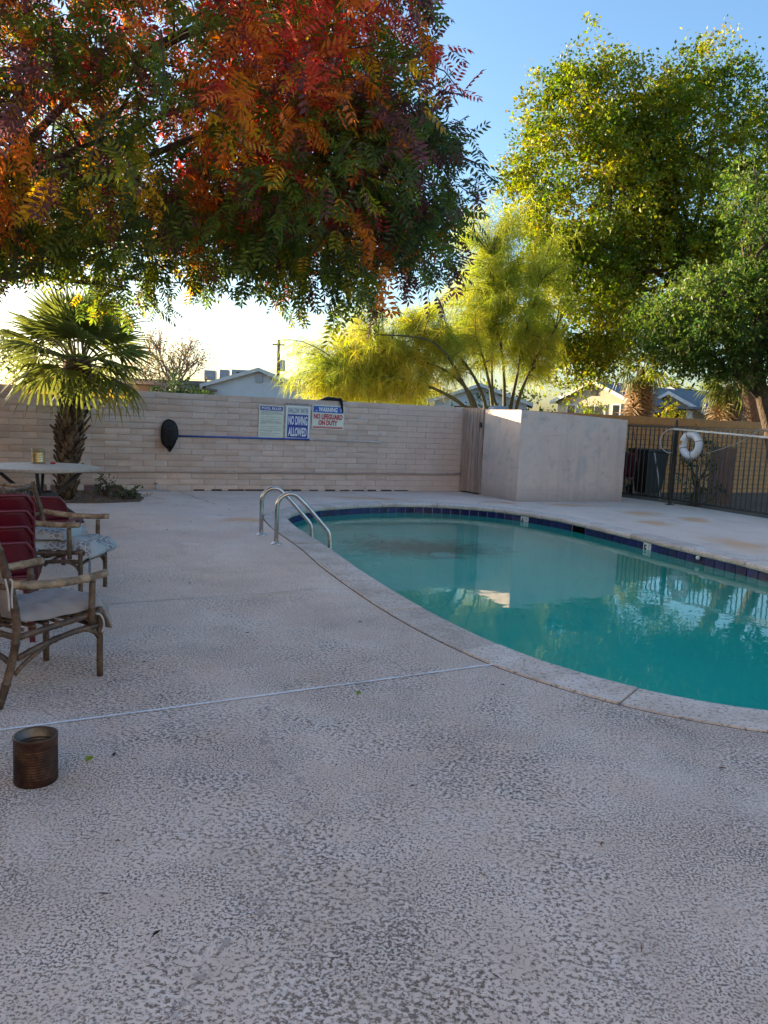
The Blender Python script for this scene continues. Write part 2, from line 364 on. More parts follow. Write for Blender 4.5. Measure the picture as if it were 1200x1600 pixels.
M['white_foam'] = mat_simple('white_ring_vinyl', (0.72, 0.73, 0.74), (0.60, 0.60, 0.60), 8, 0.45)
M['orange'] = mat_simple('orange_tape', (0.65, 0.26, 0.02), None, 20, 0.6)
M['rope'] = mat_simple('grey_rope', (0.36, 0.34, 0.31), (0.22, 0.20, 0.18), 60, 0.9)
M['pole_white'] = mat_simple('white_pole', (0.60, 0.59, 0.56), (0.46, 0.44, 0.40), 5, 0.5)
M['bin'] = mat_simple('black_bin_plastic', (0.012, 0.012, 0.013), (0.02, 0.02, 0.02), 12, 0.5)
M['plywood'] = mat_simple('rusty_plywood', (0.24, 0.125, 0.085), (0.145, 0.08, 0.055), 7, 0.9, bmp=0.4, sc=(3, 3, .8))
M['housewhite'] = mat_simple('white_house_paint', (0.62, 0.64, 0.66), (0.56, 0.58, 0.60), 1.5, 0.9)
M['housecream'] = mat_simple('cream_house_stucco', (0.55, 0.44, 0.31), (0.50, 0.40, 0.28), 1.5, 0.9, bmp=0.2)
M['roofgrey'] = mat_simple('grey_shingle_roof', (0.15, 0.155, 0.17), (0.10, 0.105, 0.115), 3, 0.9, bmp=0.5, bscale=10, bdist=0.03)
M['roofbrown'] = mat_simple('tan_shingle_roof', (0.25, 0.20, 0.16), (0.17, 0.135, 0.11), 3, 0.9, bmp=0.4, bscale=10, bdist=0.03)
M['trimwhite'] = mat_simple('white_trim', (0.68, 0.66, 0.62), None, 3, 0.8)
M['darkglass'] = mat_simple('window_glass', (0.03, 0.035, 0.04), (0.02, 0.022, 0.025), 3, 0.08)
M['vent'] = mat_simple('grey_sheet_metal', (0.36, 0.38, 0.41), (0.29, 0.31, 0.33), 5, 0.5, metal=0.4)
M['awning'] = mat_simple('pale_green_canvas', (0.42, 0.48, 0.40), (0.36, 0.42, 0.35), 4, 0.9)
M['polewood'] = mat_simple('creosoted_pole', (0.16, 0.10, 0.065), (0.10, 0.065, 0.045), 4, 0.9)
M['wire'] = mat_simple('power_line', (0.05, 0.05, 0.05), None, 4, 0.7)
M['bark'] = mat_simple('rough_bark', (0.15, 0.105, 0.07), (0.07, 0.048, 0.032), 9, 0.95, bmp=1.0, bscale=18, bdist=0.05, sc=(3, 3, 0.6))
M['bark_dark'] = mat_simple('dark_twig_bark', (0.085, 0.065, 0.052), (0.045, 0.034, 0.027), 12, 0.9, bmp=0.5)
M['bark_green'] = mat_simple('palo_verde_bark', (0.05, 0.06, 0.018), (0.028, 0.034, 0.012), 7, 0.7, bmp=0.3)
M['boot'] = mat_simple('dead_leaf_base', (0.19, 0.135, 0.085), (0.075, 0.05, 0.03), 10, 0.9, rnd=0.45, bmp=0.4)
M['fibre'] = mat_simple('palm_fibre', (0.14, 0.065, 0.035), (0.06, 0.028, 0.016), 18, 0.95)
M['facade'] = mat_simple('bounce_facade_stucco', (0.66, 0.57, 0.45), (0.60, 0.51, 0.40), 1.5, 0.9, bmp=0.3)
M['apartment'] = mat_simple('sun_blocker_stucco', (0.40, 0.33, 0.27), (0.35, 0.285, 0.235), 1.5, 0.9, bmp=0.3)

# ------------------------------------------------------------------ mesh helpers
class MB:
    def __init__(s): s.v = []; s.f = []; s.m = []; s.cur = 0
    def add(s, vs, fs):
        o = len(s.v); s.v += [tuple(v) for v in vs]
        for f in fs: s.f.append(tuple(o + i for i in f)); s.m.append(s.cur)
        return s
    def box(s, c, d, rot=None):
        x, y, z = d[0] / 2, d[1] / 2, d[2] / 2
        vs = [Vector((a, b, e)) for e in (-z, z) for (a, b) in ((-x, -y), (x, -y), (x, y), (-x, y))]
        if rot is not None: vs = [rot @ v for v in vs]
        c = Vector(c)
        return s.add([v + c for v in vs], [(3, 2, 1, 0), (4, 5, 6, 7), (0, 1, 5, 4), (1, 2, 6, 5), (2, 3, 7, 6), (3, 0, 4, 7)])
    def bbox(s, c, d, b=0.01, rot=None):
        """box with chamfered edges"""
        x, y, z = d[0] / 2, d[1] / 2, d[2] / 2
        bm = bmesh.new(); bmesh.ops.create_cube(bm, size=1)
        for v in bm.verts: v.co = Vector((v.co.x * 2 * x, v.co.y * 2 * y, v.co.z * 2 * z))
        bmesh.ops.bevel(bm, geom=list(bm.edges), offset=min(b, x * .9, y * .9, z * .9), segments=2, affect='EDGES', profile=0.6)
        bm.verts.index_update()
        vs = [v.co.copy() for v in bm.verts]; fs = [[v.index for v in f.verts] for f in bm.faces]; bm.free()
        if rot is not None: vs = [rot @ v for v in vs]
        c = Vector(c)
        return s.add([v + c for v in vs], fs)
    def prism(s, poly, z0, z1):
        n = len(poly)
        z0s = z0 if isinstance(z0, (list, tuple)) else [z0] * n
        z1s = z1 if isinstance(z1, (list, tuple)) else [z1] * n
        vs = [(p[0], p[1], z0s[i]) for i, p in enumerate(poly)] + [(p[0], p[1], z1s[i]) for i, p in enumerate(poly)]
        fs = [tuple(range(n - 1, -1, -1)), tuple(range(n, 2 * n))] + [(i, (i + 1) % n, n + (i + 1) % n, n + i) for i in range(n)]
        return s.add(vs, fs)
    def tube(s, pts, rad, seg=10, cap=True, closed=False):
        pts = [Vector(p) for p in pts]; n = len(pts)
        rads = rad if isinstance(rad, (list, tuple)) else [rad] * n
        up = Vector((0, 0, 1)); vs = []; prev = None
        for i, p in enumerate(pts):
            if closed: t = (pts[(i + 1) % n] - pts[i - 1])
            else: t = (pts[min(i + 1, n - 1)] - pts[max(i - 1, 0)])
            if t.length < 1e-9: t = Vector((0, 0, 1))
            t.normalize()
            if prev is None:
                a = up if abs(t.z) < 0.9 else Vector((1, 0, 0))
                u = t.cross(a).normalized()
            else:
                u = (prev - t * prev.dot(t))
                u = u.normalized() if u.length > 1e-6 else t.orthogonal().normalized()
            prev = u; w = t.cross(u)
            for k in range(seg):
                an = 2 * math.pi * k / seg
                vs.append(p + (u * math.cos(an) + w * math.sin(an)) * rads[i])
        fs = []
        rng_ = range(n) if closed else range(n - 1)
        for i in rng_:
            j = (i + 1) % n
            for k in range(seg):
                k2 = (k + 1) % seg
                fs.append((i * seg + k, i * seg + k2, j * seg + k2, j * seg + k))
        if cap and not closed:
            fs.append(tuple(range(seg - 1, -1, -1))); fs.append(tuple((n - 1) * seg + k for k in range(seg)))
        return s.add(vs, fs)
    def lathe(s, prof, seg=28, c=(0, 0, 0)):
        vs = []; fs = []
        for (r, z) in prof:
            for k in range(seg):
                a = 2 * math.pi * k / seg; vs.append((c[0] + r * math.cos(a), c[1] + r * math.sin(a), c[2] + z))
        for i in range(len(prof) - 1):
            for k in range(seg):
                k2 = (k + 1) % seg; fs.append((i * seg + k, i * seg + k2, (i + 1) * seg + k2, (i + 1) * seg + k))
        return s.add(vs, fs)
    def grid(s, fn, nu, nv):
        vs = [fn(i / nu, j / nv) for i in range(nu + 1) for j in range(nv + 1)]
        fs = [(i * (nv + 1) + j, (i + 1) * (nv + 1) + j, (i + 1) * (nv + 1) + j + 1, i * (nv + 1) + j + 1) for i in range(nu) for j in range(nv)]
        return s.add(vs, fs)
    def mesh(s, name, mats, smooth=False):
        me = bpy.data.meshes.new(name); me.from_pydata(s.v, [], s.f)
        if not isinstance(mats, (list, tuple)): mats = [mats]
        for m in mats: me.materials.append(m)
        if len(mats) > 1: me.polygons.foreach_set('material_index', s.m)
        if smooth: me.polygons.foreach_set('use_smooth', [True] * len(s.f))
        me.update(); return me
    def build(s, name, mats, parent=None, smooth=False, loc=None, sharp=None):
        o = link(name, s.mesh(name, mats, smooth), parent)
        if loc is not None: o.location = loc
        if sharp is not None: o.data.set_sharp_from_angle(angle=R(sharp))
        return o

def link(name, data, parent=None):
    o = bpy.data.objects.new(name, data); COL.objects.link(o)
    if parent is not None: o.parent = parent
    return o

def tag(o, label, cat, group=None):
    o['label'] = label; o['category'] = cat
    if group: o['group'] = group
    return o
def struct(o): o['kind'] = 'structure'; return o
def thing(name, label, cat, loc=(0, 0, 0), rz=0.0, group=None):
    o = bpy.data.objects.new(name, None); COL.objects.link(o); o.empty_display_size = 0.2
    o.location = loc; o.rotation_euler = (0, 0, rz)
    return tag(o, label, cat, group)
def copy_tree(o, parent=None):
    c = o.copy(); COL.objects.link(c)
    if parent is not None: c.parent = parent
    for ch in list(o.children): copy_tree(ch, c)
    return c
def bez(p0, p1, p2, n=8):
    p0, p1, p2 = Vector(p0), Vector(p1), Vector(p2)
    return [p0 * (1 - t) ** 2 + p1 * 2 * t * (1 - t) + p2 * t * t for t in [i / n for i in range(n + 1)]]
def catmull(pts, per=6, closed=False):
    P = [Vector(p) for p in pts]; n = len(P); out = []
    for i in range(n if closed else n - 1):
        a, b = P[i], P[(i + 1) % n]
        p0 = P[i - 1] if (closed or i > 0) else a; p3 = P[(i + 2) % n] if (closed or i + 2 < n) else b
        for k in range(per):
            t = k / per
            out.append(0.5 * ((2 * a) + (b - p0) * t + (2 * p0 - 5 * a + 4 * b - p3) * t * t + (3 * a - p0 - 3 * b + p3) * t ** 3))
    if not closed: out.append(P[-1])
    return out
def text_mesh(txt, w, h, bold=0.02):
    """flat letters filling a w x h box, lower left corner at the origin, in the local x-z plane"""
    cu = bpy.data.curves.new('lettering', 'FONT'); cu.body = txt; cu.offset = bold; cu.resolution_u = 3; cu.align_x = 'CENTER'
    cu.space_line = 0.85
    ob = bpy.data.objects.new('tmp_text', cu); COL.objects.link(ob)
    dg = bpy.context.evaluated_depsgraph_get()
    me = bpy.data.meshes.new_from_object(ob.evaluated_get(dg))
    bpy.data.objects.remove(ob); bpy.data.curves.remove(cu)
    co = np.empty(len(me.vertices) * 3); me.vertices.foreach_get('co', co); co = co.reshape(-1, 3)
    lo = co.min(0); hi = co.max(0)
    x = (co[:, 0] - lo[0]) / (hi[0] - lo[0]) * w; z = (co[:, 1] - lo[1]) / (hi[1] - lo[1]) * h
    me.vertices.foreach_set('co', np.stack([x, np.zeros_like(x), z], 1).ravel()); me.update()
    return me

def mesh_np(name, V, F, mats, pig=None, smooth=False, midx=None):
    """fast mesh from arrays: V (n,3), F (m,k)"""
    me = bpy.data.meshes.new(name); n, m, k = len(V), len(F), F.shape[1]
    me.vertices.add(n); me.vertices.foreach_set('co', V.astype(np.float32).ravel())
    me.loops.add(m * k); me.loops.foreach_set('vertex_index', F.astype(np.int32).ravel())
    me.polygons.add(m); me.polygons.foreach_set('loop_start', np.arange(0, m * k, k, dtype=np.int32))
    if not isinstance(mats, (list, tuple)): mats = [mats]
    for mm in mats: me.materials.append(mm)
    if midx is not None: me.polygons.foreach_set('material_index', midx.astype(np.int32))
    if pig is not None:
        a = me.attributes.new('pigment', 'FLOAT_COLOR', 'POINT')
        a.data.foreach_set('color', np.concatenate([pig, np.ones((len(pig), 1))], 1).astype(np.float32).ravel())
    me.update(calc_edges=True); return me

# ------------------------------------------------------------------ the pool and the deck
CTRL = [(-1.36, 10.6), (-1.22, 9.95), (-1.0, 9.27), (-.56, 8.08), (-.22, 7.03), (.27, 5.75), (.7, 4.87), (1.08, 4.34), (1.6, 3.93), (2.2, 3.75), (2.9, 3.8),
        (3.6, 4.15), (4.15, 4.8), (4.45, 5.7), (4.42, 6.9), (4.13, 8.1), (3.8, 8.98), (3.4, 10.07), (2.87, 11.38), (2.52, 12.0), (2.12, 12.47), (1.65, 12.8), (1.08, 12.97),
        (.54, 12.93), (0, 12.74), (-.42, 12.47), (-1.0, 11.86), (-1.27, 11.25)]
_raw = catmull([(x, y, 0) for x, y in CTRL], 16, True)
def resample(loop, n, t0=0.0):
    P = np.array([[p[0], p[1]] for p in loop] + [[loop[0][0], loop[0][1]]])
    s = np.concatenate([[0], np.cumsum(np.linalg.norm(np.diff(P, axis=0), axis=1))])
    q = (np.arange(n) / n * s[-1] + t0) % s[-1]
    return np.stack([np.interp(q, s, P[:, 0]), np.interp(q, s, P[:, 1])], 1), s[-1]
INNER, PERIM = resample(_raw, 288)
def normals(P):
    t = np.roll(P, -1, 0) - np.roll(P, 1, 0); t /= np.linalg.norm(t, axis=1)[:, None]
    return np.stack([t[:, 1], -t[:, 0]], 1)
NRM = normals(INNER)
def off(d): return INNER + NRM * d
NP = len(INNER)
WATER_Z = -0.15

def sheet_with_hole(name, outer, hole, z, mat, skirt=0.0):
    bm = bmesh.new()
    vo = [bm.verts.new((x, y, z)) for x, y in outer]; vh = [bm.verts.new((x, y, z)) for x, y in hole]
    es = [bm.edges.new((vo[i], vo[(i + 1) % len(vo)])) for i in range(len(vo))] + [bm.edges.new((vh[i], vh[(i + 1) % len(vh)])) for i in range(len(vh))]
    bmesh.ops.triangle_fill(bm, edges=es, use_beauty=True, use_dissolve=False)
    for f in bm.faces:
        if f.normal.z < 0: f.normal_flip()
    if skirt:
        for ring in (vo, vh):
            lo = [bm.verts.new((v.co.x, v.co.y, z - skirt)) for v in ring]
            for i in range(len(ring)):
                j = (i + 1) % len(ring); bm.faces.new((ring[i], ring[j], lo[j], lo[i]))
    me = bpy.data.meshes.new(name); bm.to_mesh(me); bm.free(); me.materials.append(mat)
    return struct(link(name, me))

WD = Vector((math.cos(R(23)), math.sin(R(23)), 0)); WN = Vector((WD.y, -WD.x, 0)); W0 = Vector((1.52, 15.57, 0))
def wp(s, z=0.0, o=0.0): return W0 + WD * s + WN * o + Vector((0, 0, z))
WALL_L = -15.0
a_ = wp(WALL_L, 0, -.12); b_ = wp(0.6, 0, -.12)
FENCE_POST = Vector((5.45, 14.62, 0)); F_R = Vector((0.40, -0.917, 0)).normalized(); F_L = Vector((-0.54, 0.84, 0)).normalized()
fr_end = FENCE_POST + F_R * 9.0; fl_end = FENCE_POST + F_L * 2.9
nd = Vector((F_R.y, -F_R.x, 0)) * -1
deck_outer = [(-13, -4.6), (fr_end.x + .25, -4.6), (fr_end.x + .25, fr_end.y), (FENCE_POST.x + .25, FENCE_POST.y + .12), (fl_end.x + .2, fl_end.y), (b_.x + .9, b_.y + .4), (a_.x, a_.y)]
deck = sheet_with_hole('pool_deck', deck_outer, off(0.316).tolist(), 0.0, M['deck'], 0.12)
ground = sheet_with_hole('ground', [(-900, -500), (900, -500), (900, 1400), (-900, 1400)], deck_outer, -0.03, M['ground'])
dirt = MB(); dirt.prism([(fr_end.x + .3, fr_end.y), (14.5, fr_end.y), (14.5, 21.1), (5.2, 17.15), (4.6, 17.0), (fl_end.x + .25, fl_end.y), (FENCE_POST.x + .3, FENCE_POST.y + .12)], -0.028, -0.012)
struct(dirt.build('dirt_yard', M['dirt']))

# basin
bas = MB(); rings = [(0.30, 1.0, -0.075), (0.02, 1.0, -0.07), (0.02, 1.0, -0.9), (0.0, 0.985, -1.25), (0.0, 0.93, -1.55), (0.0, 0.83, -1.76), (0.0, 0.6, -1.88), (0.0, 0.3, -1.93)]
cen = INNER.mean(0) + np.array([-0.3, 0.9])
vs = []; fs = []
for (o_, s_, z_) in rings:
    P = off(o_); P = cen + (P - cen) * s_
    for p in P:
        zz = z_ if z_ > -1.0 else z_ * (1 - 0.28 * max(0, min(1, (9.5 - p[1]) / 6)))
        vs.append((p[0], p[1], zz))
for i in range(len(rings) - 1):
    for k in range(NP):
        k2 = (k + 1) % NP; fs.append((i * NP + k, i * NP + k2, (i + 1) * NP + k2, (i + 1) * NP + k))
vs.append((cen[0], cen[1], -1.94)); ci = len(vs) - 1
for k in range(NP): fs.append(((len(rings) - 1) * NP + k, (len(rings) - 1) * NP + (k + 1) % NP, ci))
bas.add(vs, fs); basin = struct(bas.build('pool_basin', M['plaster'], smooth=True))
bvh = BVHTree.FromPolygons([Vector(v) for v in vs], fs)

wat = MB(); wv = [(p[0], p[1], WATER_Z) for p in off(0.018)] + [(cen[0], cen[1], WATER_Z)]
wat.add(wv, [(k, (k + 1) % NP, NP) for k in range(NP)]); water = struct(wat.build('pool_water', M['water']))

# grout band, tiles, markers
gb = MB(); P1 = off(0.012); gv = [(p[0], p[1], -0.062) for p in P1] + [(p[0], p[1], -0.225) for p in P1]
gb.add(gv, [((k + 1) % NP, k, NP + k, NP + (k + 1) % NP) for k in range(NP)])
gb.build('grout_band', M['grout'], basin)
NT = int(PERIM / 0.157)
tile_pos, _ = resample(off(0.012).tolist(), NT); tile_nrm = normals(tile_pos)
tw = PERIM / NT - 0.010
tmesh = MB().bbox((0, -0.004, -0.138), (tw, 0.012, 0.150), 0.002).mesh('tile', M['tile'])
wmesh = MB().bbox((0, -0.005, -0.138), (tw, 0.014, 0.150), 0.002).mesh('white_tile', M['white_tile'])
def nearest(x, y): return int(np.argmin(((tile_pos - np.array([x, y])) ** 2).sum(1)))
mk1 = nearest(2.28, 12.3); mk2 = nearest(3.46, 9.9); sk = nearest(2.93, 11.25); sk2 = sk + (1 if tile_pos[sk + 1][1] > 0 else -1)
for k in range(NT):
    if k in (sk, sk2): continue
    rz = math.atan2(tile_nrm[k][1], tile_nrm[k][0]) - math.pi / 2
    t = link('tile', wmesh if k in (mk1, mk2) else tmesh, basin); t.location = (tile_pos[k][0], tile_pos[k][1], 0); t.rotation_euler = (0, 0, rz)
    if k in (mk1, mk2):
        t['label'] = 'white depth marker tile at the waterline'
        tm = text_mesh('6' if k == mk1 else '5', 0.058, 0.105, 0.04); tm.materials.append(M['black'])
        o = link('depth_number', tm, t); o.location = (-0.062, -0.0135, -0.195)
        tm = text_mesh('F\nT', 0.034, 0.11, 0.0); tm.materials.append(M['navy'])
        o = link('unit_lettering', tm, t); o.location = (0.024, -0.0135, -0.195)
def on_edge(k):
    rz = math.atan2(tile_nrm[k][1], tile_nrm[k][0]) - math.pi / 2
    return rz
q = (tile_pos[sk] + tile_pos[sk2]) / 2; rz = on_edge(sk)
s_ = MB(); s_.box((0, 0.0, -0.135), (0.29, 0.012, 0.135)); o = s_.build('skimmer_mouth', M['dark_hole'], basin); o.location = (q[0], q[1], 0); o.rotation_euler = (0, 0, rz)
kk = nearest(3.79, 9.02); s_ = MB(); s_.lathe([(0.0, 0.028), (0.016, 0.024), (0.027, 0.010), (0.027, -0.008), (0.016, -0.022), (0, -0.026)], 12)
o = s_.build('rope_eye', M['white_tile'], basin, smooth=True); o.location = (tile_pos[kk][0] - .03, tile_pos[kk][1] - .01, -0.085)
hit = bvh.ray_cast(Vector((0.86, 10.75, 0)), Vector((0, 0, -1)))
s_ = MB(); s_.lathe([(0.20, 0.0), (0.20, 0.025), (0.17, 0.05), (0.0, 0.075)], 24); o = s_.build('floor_drain', M['white_tile'], basin, smooth=True); o.location = (hit[0].x, hit[0].y, hit[0].z)

# coping stones
coping = MB(); PB = off(0.302)
cb_v = [(p[0], p[1], -0.068) for p in off(0.05)] + [(p[0], p[1], -0.068) for p in off(0.30)]
coping.add(cb_v, [(k, (k + 1) % NP, NP + (k + 1) % NP, NP + k) for k in range(NP)])
ej = MB(); ej.add([(p[0], p[1], -0.003) for p in off(0.2995)] + [(p[0], p[1], -0.003) for p in off(0.3165)], [(k, (k + 1) % NP, NP + (k + 1) % NP, NP + k) for k in range(NP)])
coping_o = struct(coping.build('pool_coping', M['mortar']))
ej.build('expansion_joint', mat_simple('joint_dark', (0.03, 0.024, 0.02), None, 9, 0.95), coping_o)  # near-black strip laid in the gap between deck and coping
NS = 24; per = NP // NS
prof = [(0.04, -0.062), (-0.012, -0.062), (-0.026, -0.048), (-0.030, -0.026), (-0.024, -0.006), (-0.008, 0.004), (0.03, 0.008), (0.295, 0.006), (0.300, -0.002), (0.300, -0.062)]
for st in range(NS):
    m_ = MB(); sub = per; np_ = len(prof); vs = []
    for i in range(sub + 1):
        fr_ = i / sub
        kk = st * per + 4 + i
        # pull the ends in for the joint
        t = kk + (0.075 if i == 0 else (-0.075 if i == sub else 0))
        k0 = int(math.floor(t)) % NP; k1 = (k0 + 1) % NP; ft = t - math.floor(t)
        p = INNER[k0] * (1 - ft) + INNER[k1] * ft; n_ = NRM[k0] * (1 - ft) + NRM[k1] * ft
        for (d_, z_) in prof:
            vs.append((p[0] + n_[0] * d_, p[1] + n_[1] * d_, z_ + 0.0025 * math.sin(st * 2.3)))
    c0 = Vector(vs[0]); vs = [Vector(v) for v in vs]
    fs = [(i * np_ + j, i * np_ + (j + 1) % np_, (i + 1) * np_ + (j + 1) % np_, (i + 1) * np_ + j) for i in range(sub) for j in range(np_)]
    fs += [tuple(range(np_ - 1, -1, -1)), tuple(sub * np_ + j for j in range(np_))]
    m_.add(vs, fs); m_.build('coping_stone', M['coping'], coping_o, smooth=True, sharp=40)

# deck joints, patched crack
def ribbon(pts, w, z):
    m_ = MB(); pts = [Vector((p[0], p[1], z)) for p in pts]; vs = []
    for i, p in enumerate(pts):
        t = (pts[min(i + 1, len(pts) - 1)] - pts[max(i - 1, 0)]).normalized(); n_ = Vector((-t.y, t.x, 0))
        ww = w[i] if isinstance(w, list) else w
        vs += [p - n_ * ww / 2, p + n_ * ww / 2]
    m_.add(vs, [(2 * i, 2 * i + 2, 2 * i + 3, 2 * i + 1) for i in range(len(pts) - 1)])
    return m_
M['joint'] = mat_simple('joint_filler', (0.78, 0.84, 0.92), (0.55, 0.56, 0.58), 6, 0.7, lo=0.3, hi=0.5)
M['joint_worn'] = mat_simple('worn_joint_filler', (0.74, 0.74, 0.74), (0.42, 0.36, 0.32), 3, 0.8, lo=0.38, hi=0.6)
M['crack'] = mat_simple('dark_crack', (0.07, 0.055, 0.048), None, 10, 0.95)
def wob(a, b, n, amp, seed):
    rr = random.Random(seed); a = Vector((*a, 0)); b = Vector((*b, 0)); t = (b - a).normalized(); nn = Vector((-t.y, t.x, 0)); w = 0; out = []
    for i in range(n + 1):
        w += rr.uniform(-amp, amp); out.append(a + (b - a) * (i / n) + nn * w)
    return out
ribbon(wob((-5, 1.41), (0.69, 4.375), 50, 0.003, 1), 0.016, 0.004).build('joint_strip', M['joint'], deck)
ribbon(wob((-7, 2.7), (-0.17, 6.30), 60, 0.004, 2), 0.012, 0.004).build('joint_strip', M['joint_worn'], deck)
ribbon(wob((-8, 5.7), (-1.42, 9.15), 60, 0.005, 3), 0.011, 0.004).build('joint_strip', M['joint_worn'], deck)
for i, (a, b) in enumerate([((-3.6, 13.3), (-2.6, 11.6)), ((-0.9, 14.5), (0.1, 13.35)), ((2.1, 13.9), (2.4, 13.2)), ((-4.05, 12.6), (-3.4, 12.05)), ((1.6, 12.99 + .35), (2.2, 14.3))]):
    ribbon(wob(a, b, 16, 0.03, 10 + i), 0.010, 0.004).build('hairline_crack', M['crack'], deck)
pts = catmull([(-0.53, 3.55, 0), (-.51, 3.36, 0), (-.42, 3.0, 0), (-.30, 2.85, 0), (-.25, 2.72, 0), (-.27, 2.45, 0), (-.27, 2.23, 0), (-.29, 2.1, 0), (-.38, 1.85, 0), (-.41, 1.75, 0), (-.45, 1.6, 0), (-.5, 1.3, 0)], 5)
def make_smear():
    m, N, L, P = new_mat('smeared_patch'); v = coord(N, L)
    P.inputs['Base Color'].default_value = (0.47, 0.40, 0.37, 1); P.inputs['Roughness'].default_value = 0.8
    n = noise(N, L, 22, 4, 0.6, v); r = ramp(N, [(0.48, 0.0), (0.66, 0.6)]); L.new(n.outputs['Fac'], r.inputs['Fac']); L.new(r.outputs['Color'], P.inputs['Alpha'])
    return m
ribbon(pts, [0.035 + 0.02 * math.sin(i * 0.9) for i in range(len(pts))], 0.003).build('crack_filler', make_smear(), deck)

# ------------------------------------------------------------------ painted block wall
WALL_H = 1.70; NC = 16; CH = WALL_H / NC; BL = 0.412; WT = 0.15
wall = thing('block_wall', 'long taupe painted slump block wall behind the pool, carrying three signs', 'wall', tuple(W0), R(23))
core = MB(); core.box((WALL_L / 2, WT / 2 + .003, WALL_H / 2 - .05), (-WALL_L, WT - .012, WALL_H + .085)); core.build('mortar_bed', M['mortar'], wall)
bmeshes = []
for k in range(6):
    b = MB(); b.bbox((0, 0, 0), (BL - 0.004, WT, CH - 0.006), 0.003)
    rr = random.Random(k); b.v = [(x + rr.uniform(-.002, .002), y + rr.uniform(-.003, .003), z + rr.uniform(-.0022, .0022)) for x, y, z in b.v]
    bmeshes.append(b.mesh('block', M['block'], True))
    bmeshes[-1].set_sharp_from_angle(angle=R(50))
half = MB().bbox((0, 0, 0), (BL / 2 - 0.004, WT, CH - 0.006), 0.003).mesh('half_block', M['block'])
cells = []
for r_ in range(NC):
    sft = 0.5 * (r_ % 2)
    k = 0
    while True:
        x1 = -(k * BL) + (BL * sft if k > 0 or sft == 0 else 0) - (BL if False else 0)
        xc = -(k + 0.5 + sft) * BL
        if xc - BL / 2 < WALL_L: break
        cells.append((xc, (r_ + 0.5) * CH)); k += 1
vis = [c for c in cells if c[0] > -9.2]; hid = [c for c in cells if c[0] <= -9.2]
vis.sort(key=lambda c: (wp(c[0], c[1]) - Vector((0, 0, 1.4))).length)
for r_ in range(1, NC, 2):
    o = link('block', half, wall); o.location = (-BL / 4, WT / 2, (r_ + .5) * CH)
for i, (xc, zc) in enumerate(vis[:290]):
    o = link('block', bmeshes[i % 6], wall); o.location = (xc, WT / 2 + random.uniform(-.003, .003), zc)
rest = MB()
for (xc, zc) in vis[290:] + hid: rest.bbox((xc, WT / 2 + random.uniform(-.003, .003), zc), (BL - .004, WT, CH - .006), 0.003)
o = rest.build('remaining_blocks', M['block'], wall); o['kind'] = 'stuff'
# dark dashes along the foot of the wall
ft = MB(); 
for i in range(14):
    L_ = random.uniform(.25, .5); ft.box((-5.2 + i * .3 + random.uniform(-.05, .05), -0.004, 0.018), (L_ * .6, 0.012, random.uniform(.015, .03)))
ft.build('foot_dashes', M['crack'], wall)

def wall_thing(name, label, cat, s, z=0, o=0.0): return thing(name, label, cat, tuple(wp(s, z, o)), R(23))
# pipe along the wall
pp = wall_thing('wall_pipe', 'thin taupe pipe running low along the painted block wall', 'pipe', -8.5, 0, 0)
m_ = MB(); pts = [(x, -0.03, 0.315 + 0.006 * x + 0.004 * math.sin(x * 3)) for x in np.linspace(0, 8.48, 30)]; m_.tube(pts, 0.016, 8); m_.build('pipe', M['pvc'], pp, smooth=True)
for x in (0.9, 2.4, 3.9, 5.4, 6.9, 8.2):
    m_ = MB(); z = 0.315 + .006 * x; m_.box((x, -0.014, z), (0.03, 0.06, 0.045)); m_.build('clamp', M['pvc'], pp)

# gate of vertical boards
G0 = W0 + Vector((0.01, -0.02, 0)); G1 = Vector((1.86, 15.02, 0)); gv_ = (G1 - G0); gl = gv_.length; gang = math.atan2(gv_.y, gv_.x)
gate = thing('wooden_gate', 'narrow weathered board gate between the block wall and the stucco enclosure', 'gate', tuple(G0), gang)
NB = 6; bw = gl / NB
for i in range(NB):
    h_ = 1.66 + random.uniform(-.012, .012)
    m_ = MB(); m_.bbox((bw * (i + .5), random.uniform(-.004, .004), 0.03 + h_ / 2), (bw - 0.008, 0.022, h_), 0.003); m_.build('plank', M['wood_gate'], gate)
MB().box((-.03, .06, .83), (.10, .16, 1.70)).build('gate_post', M['wood_gate'], gate)  # post added at the wall joint to close a slit letting sunlight through
MB().box((gl - .01, .07, .83), (.07, .12, 1.66)).build('gate_post', M['wood_gate'], gate)
for z in (0.35, 1.35):
    m_ = MB(); m_.box((gl / 2, 0.035, z), (gl - .02, 0.04, 0.09)); m_.build('rail', M['wood_gate'], gate)
m_ = MB(); m_.box((gl - .05, -0.03, 1.36), (0.05, 0.03, 0.09)); m_.tube([(gl - .05, -.05, 1.40), (gl - .02, -.06, 1.42), (gl + .01, -.05, 1.38)], 0.007, 6); m_.build('latch', M['black_metal'], gate)

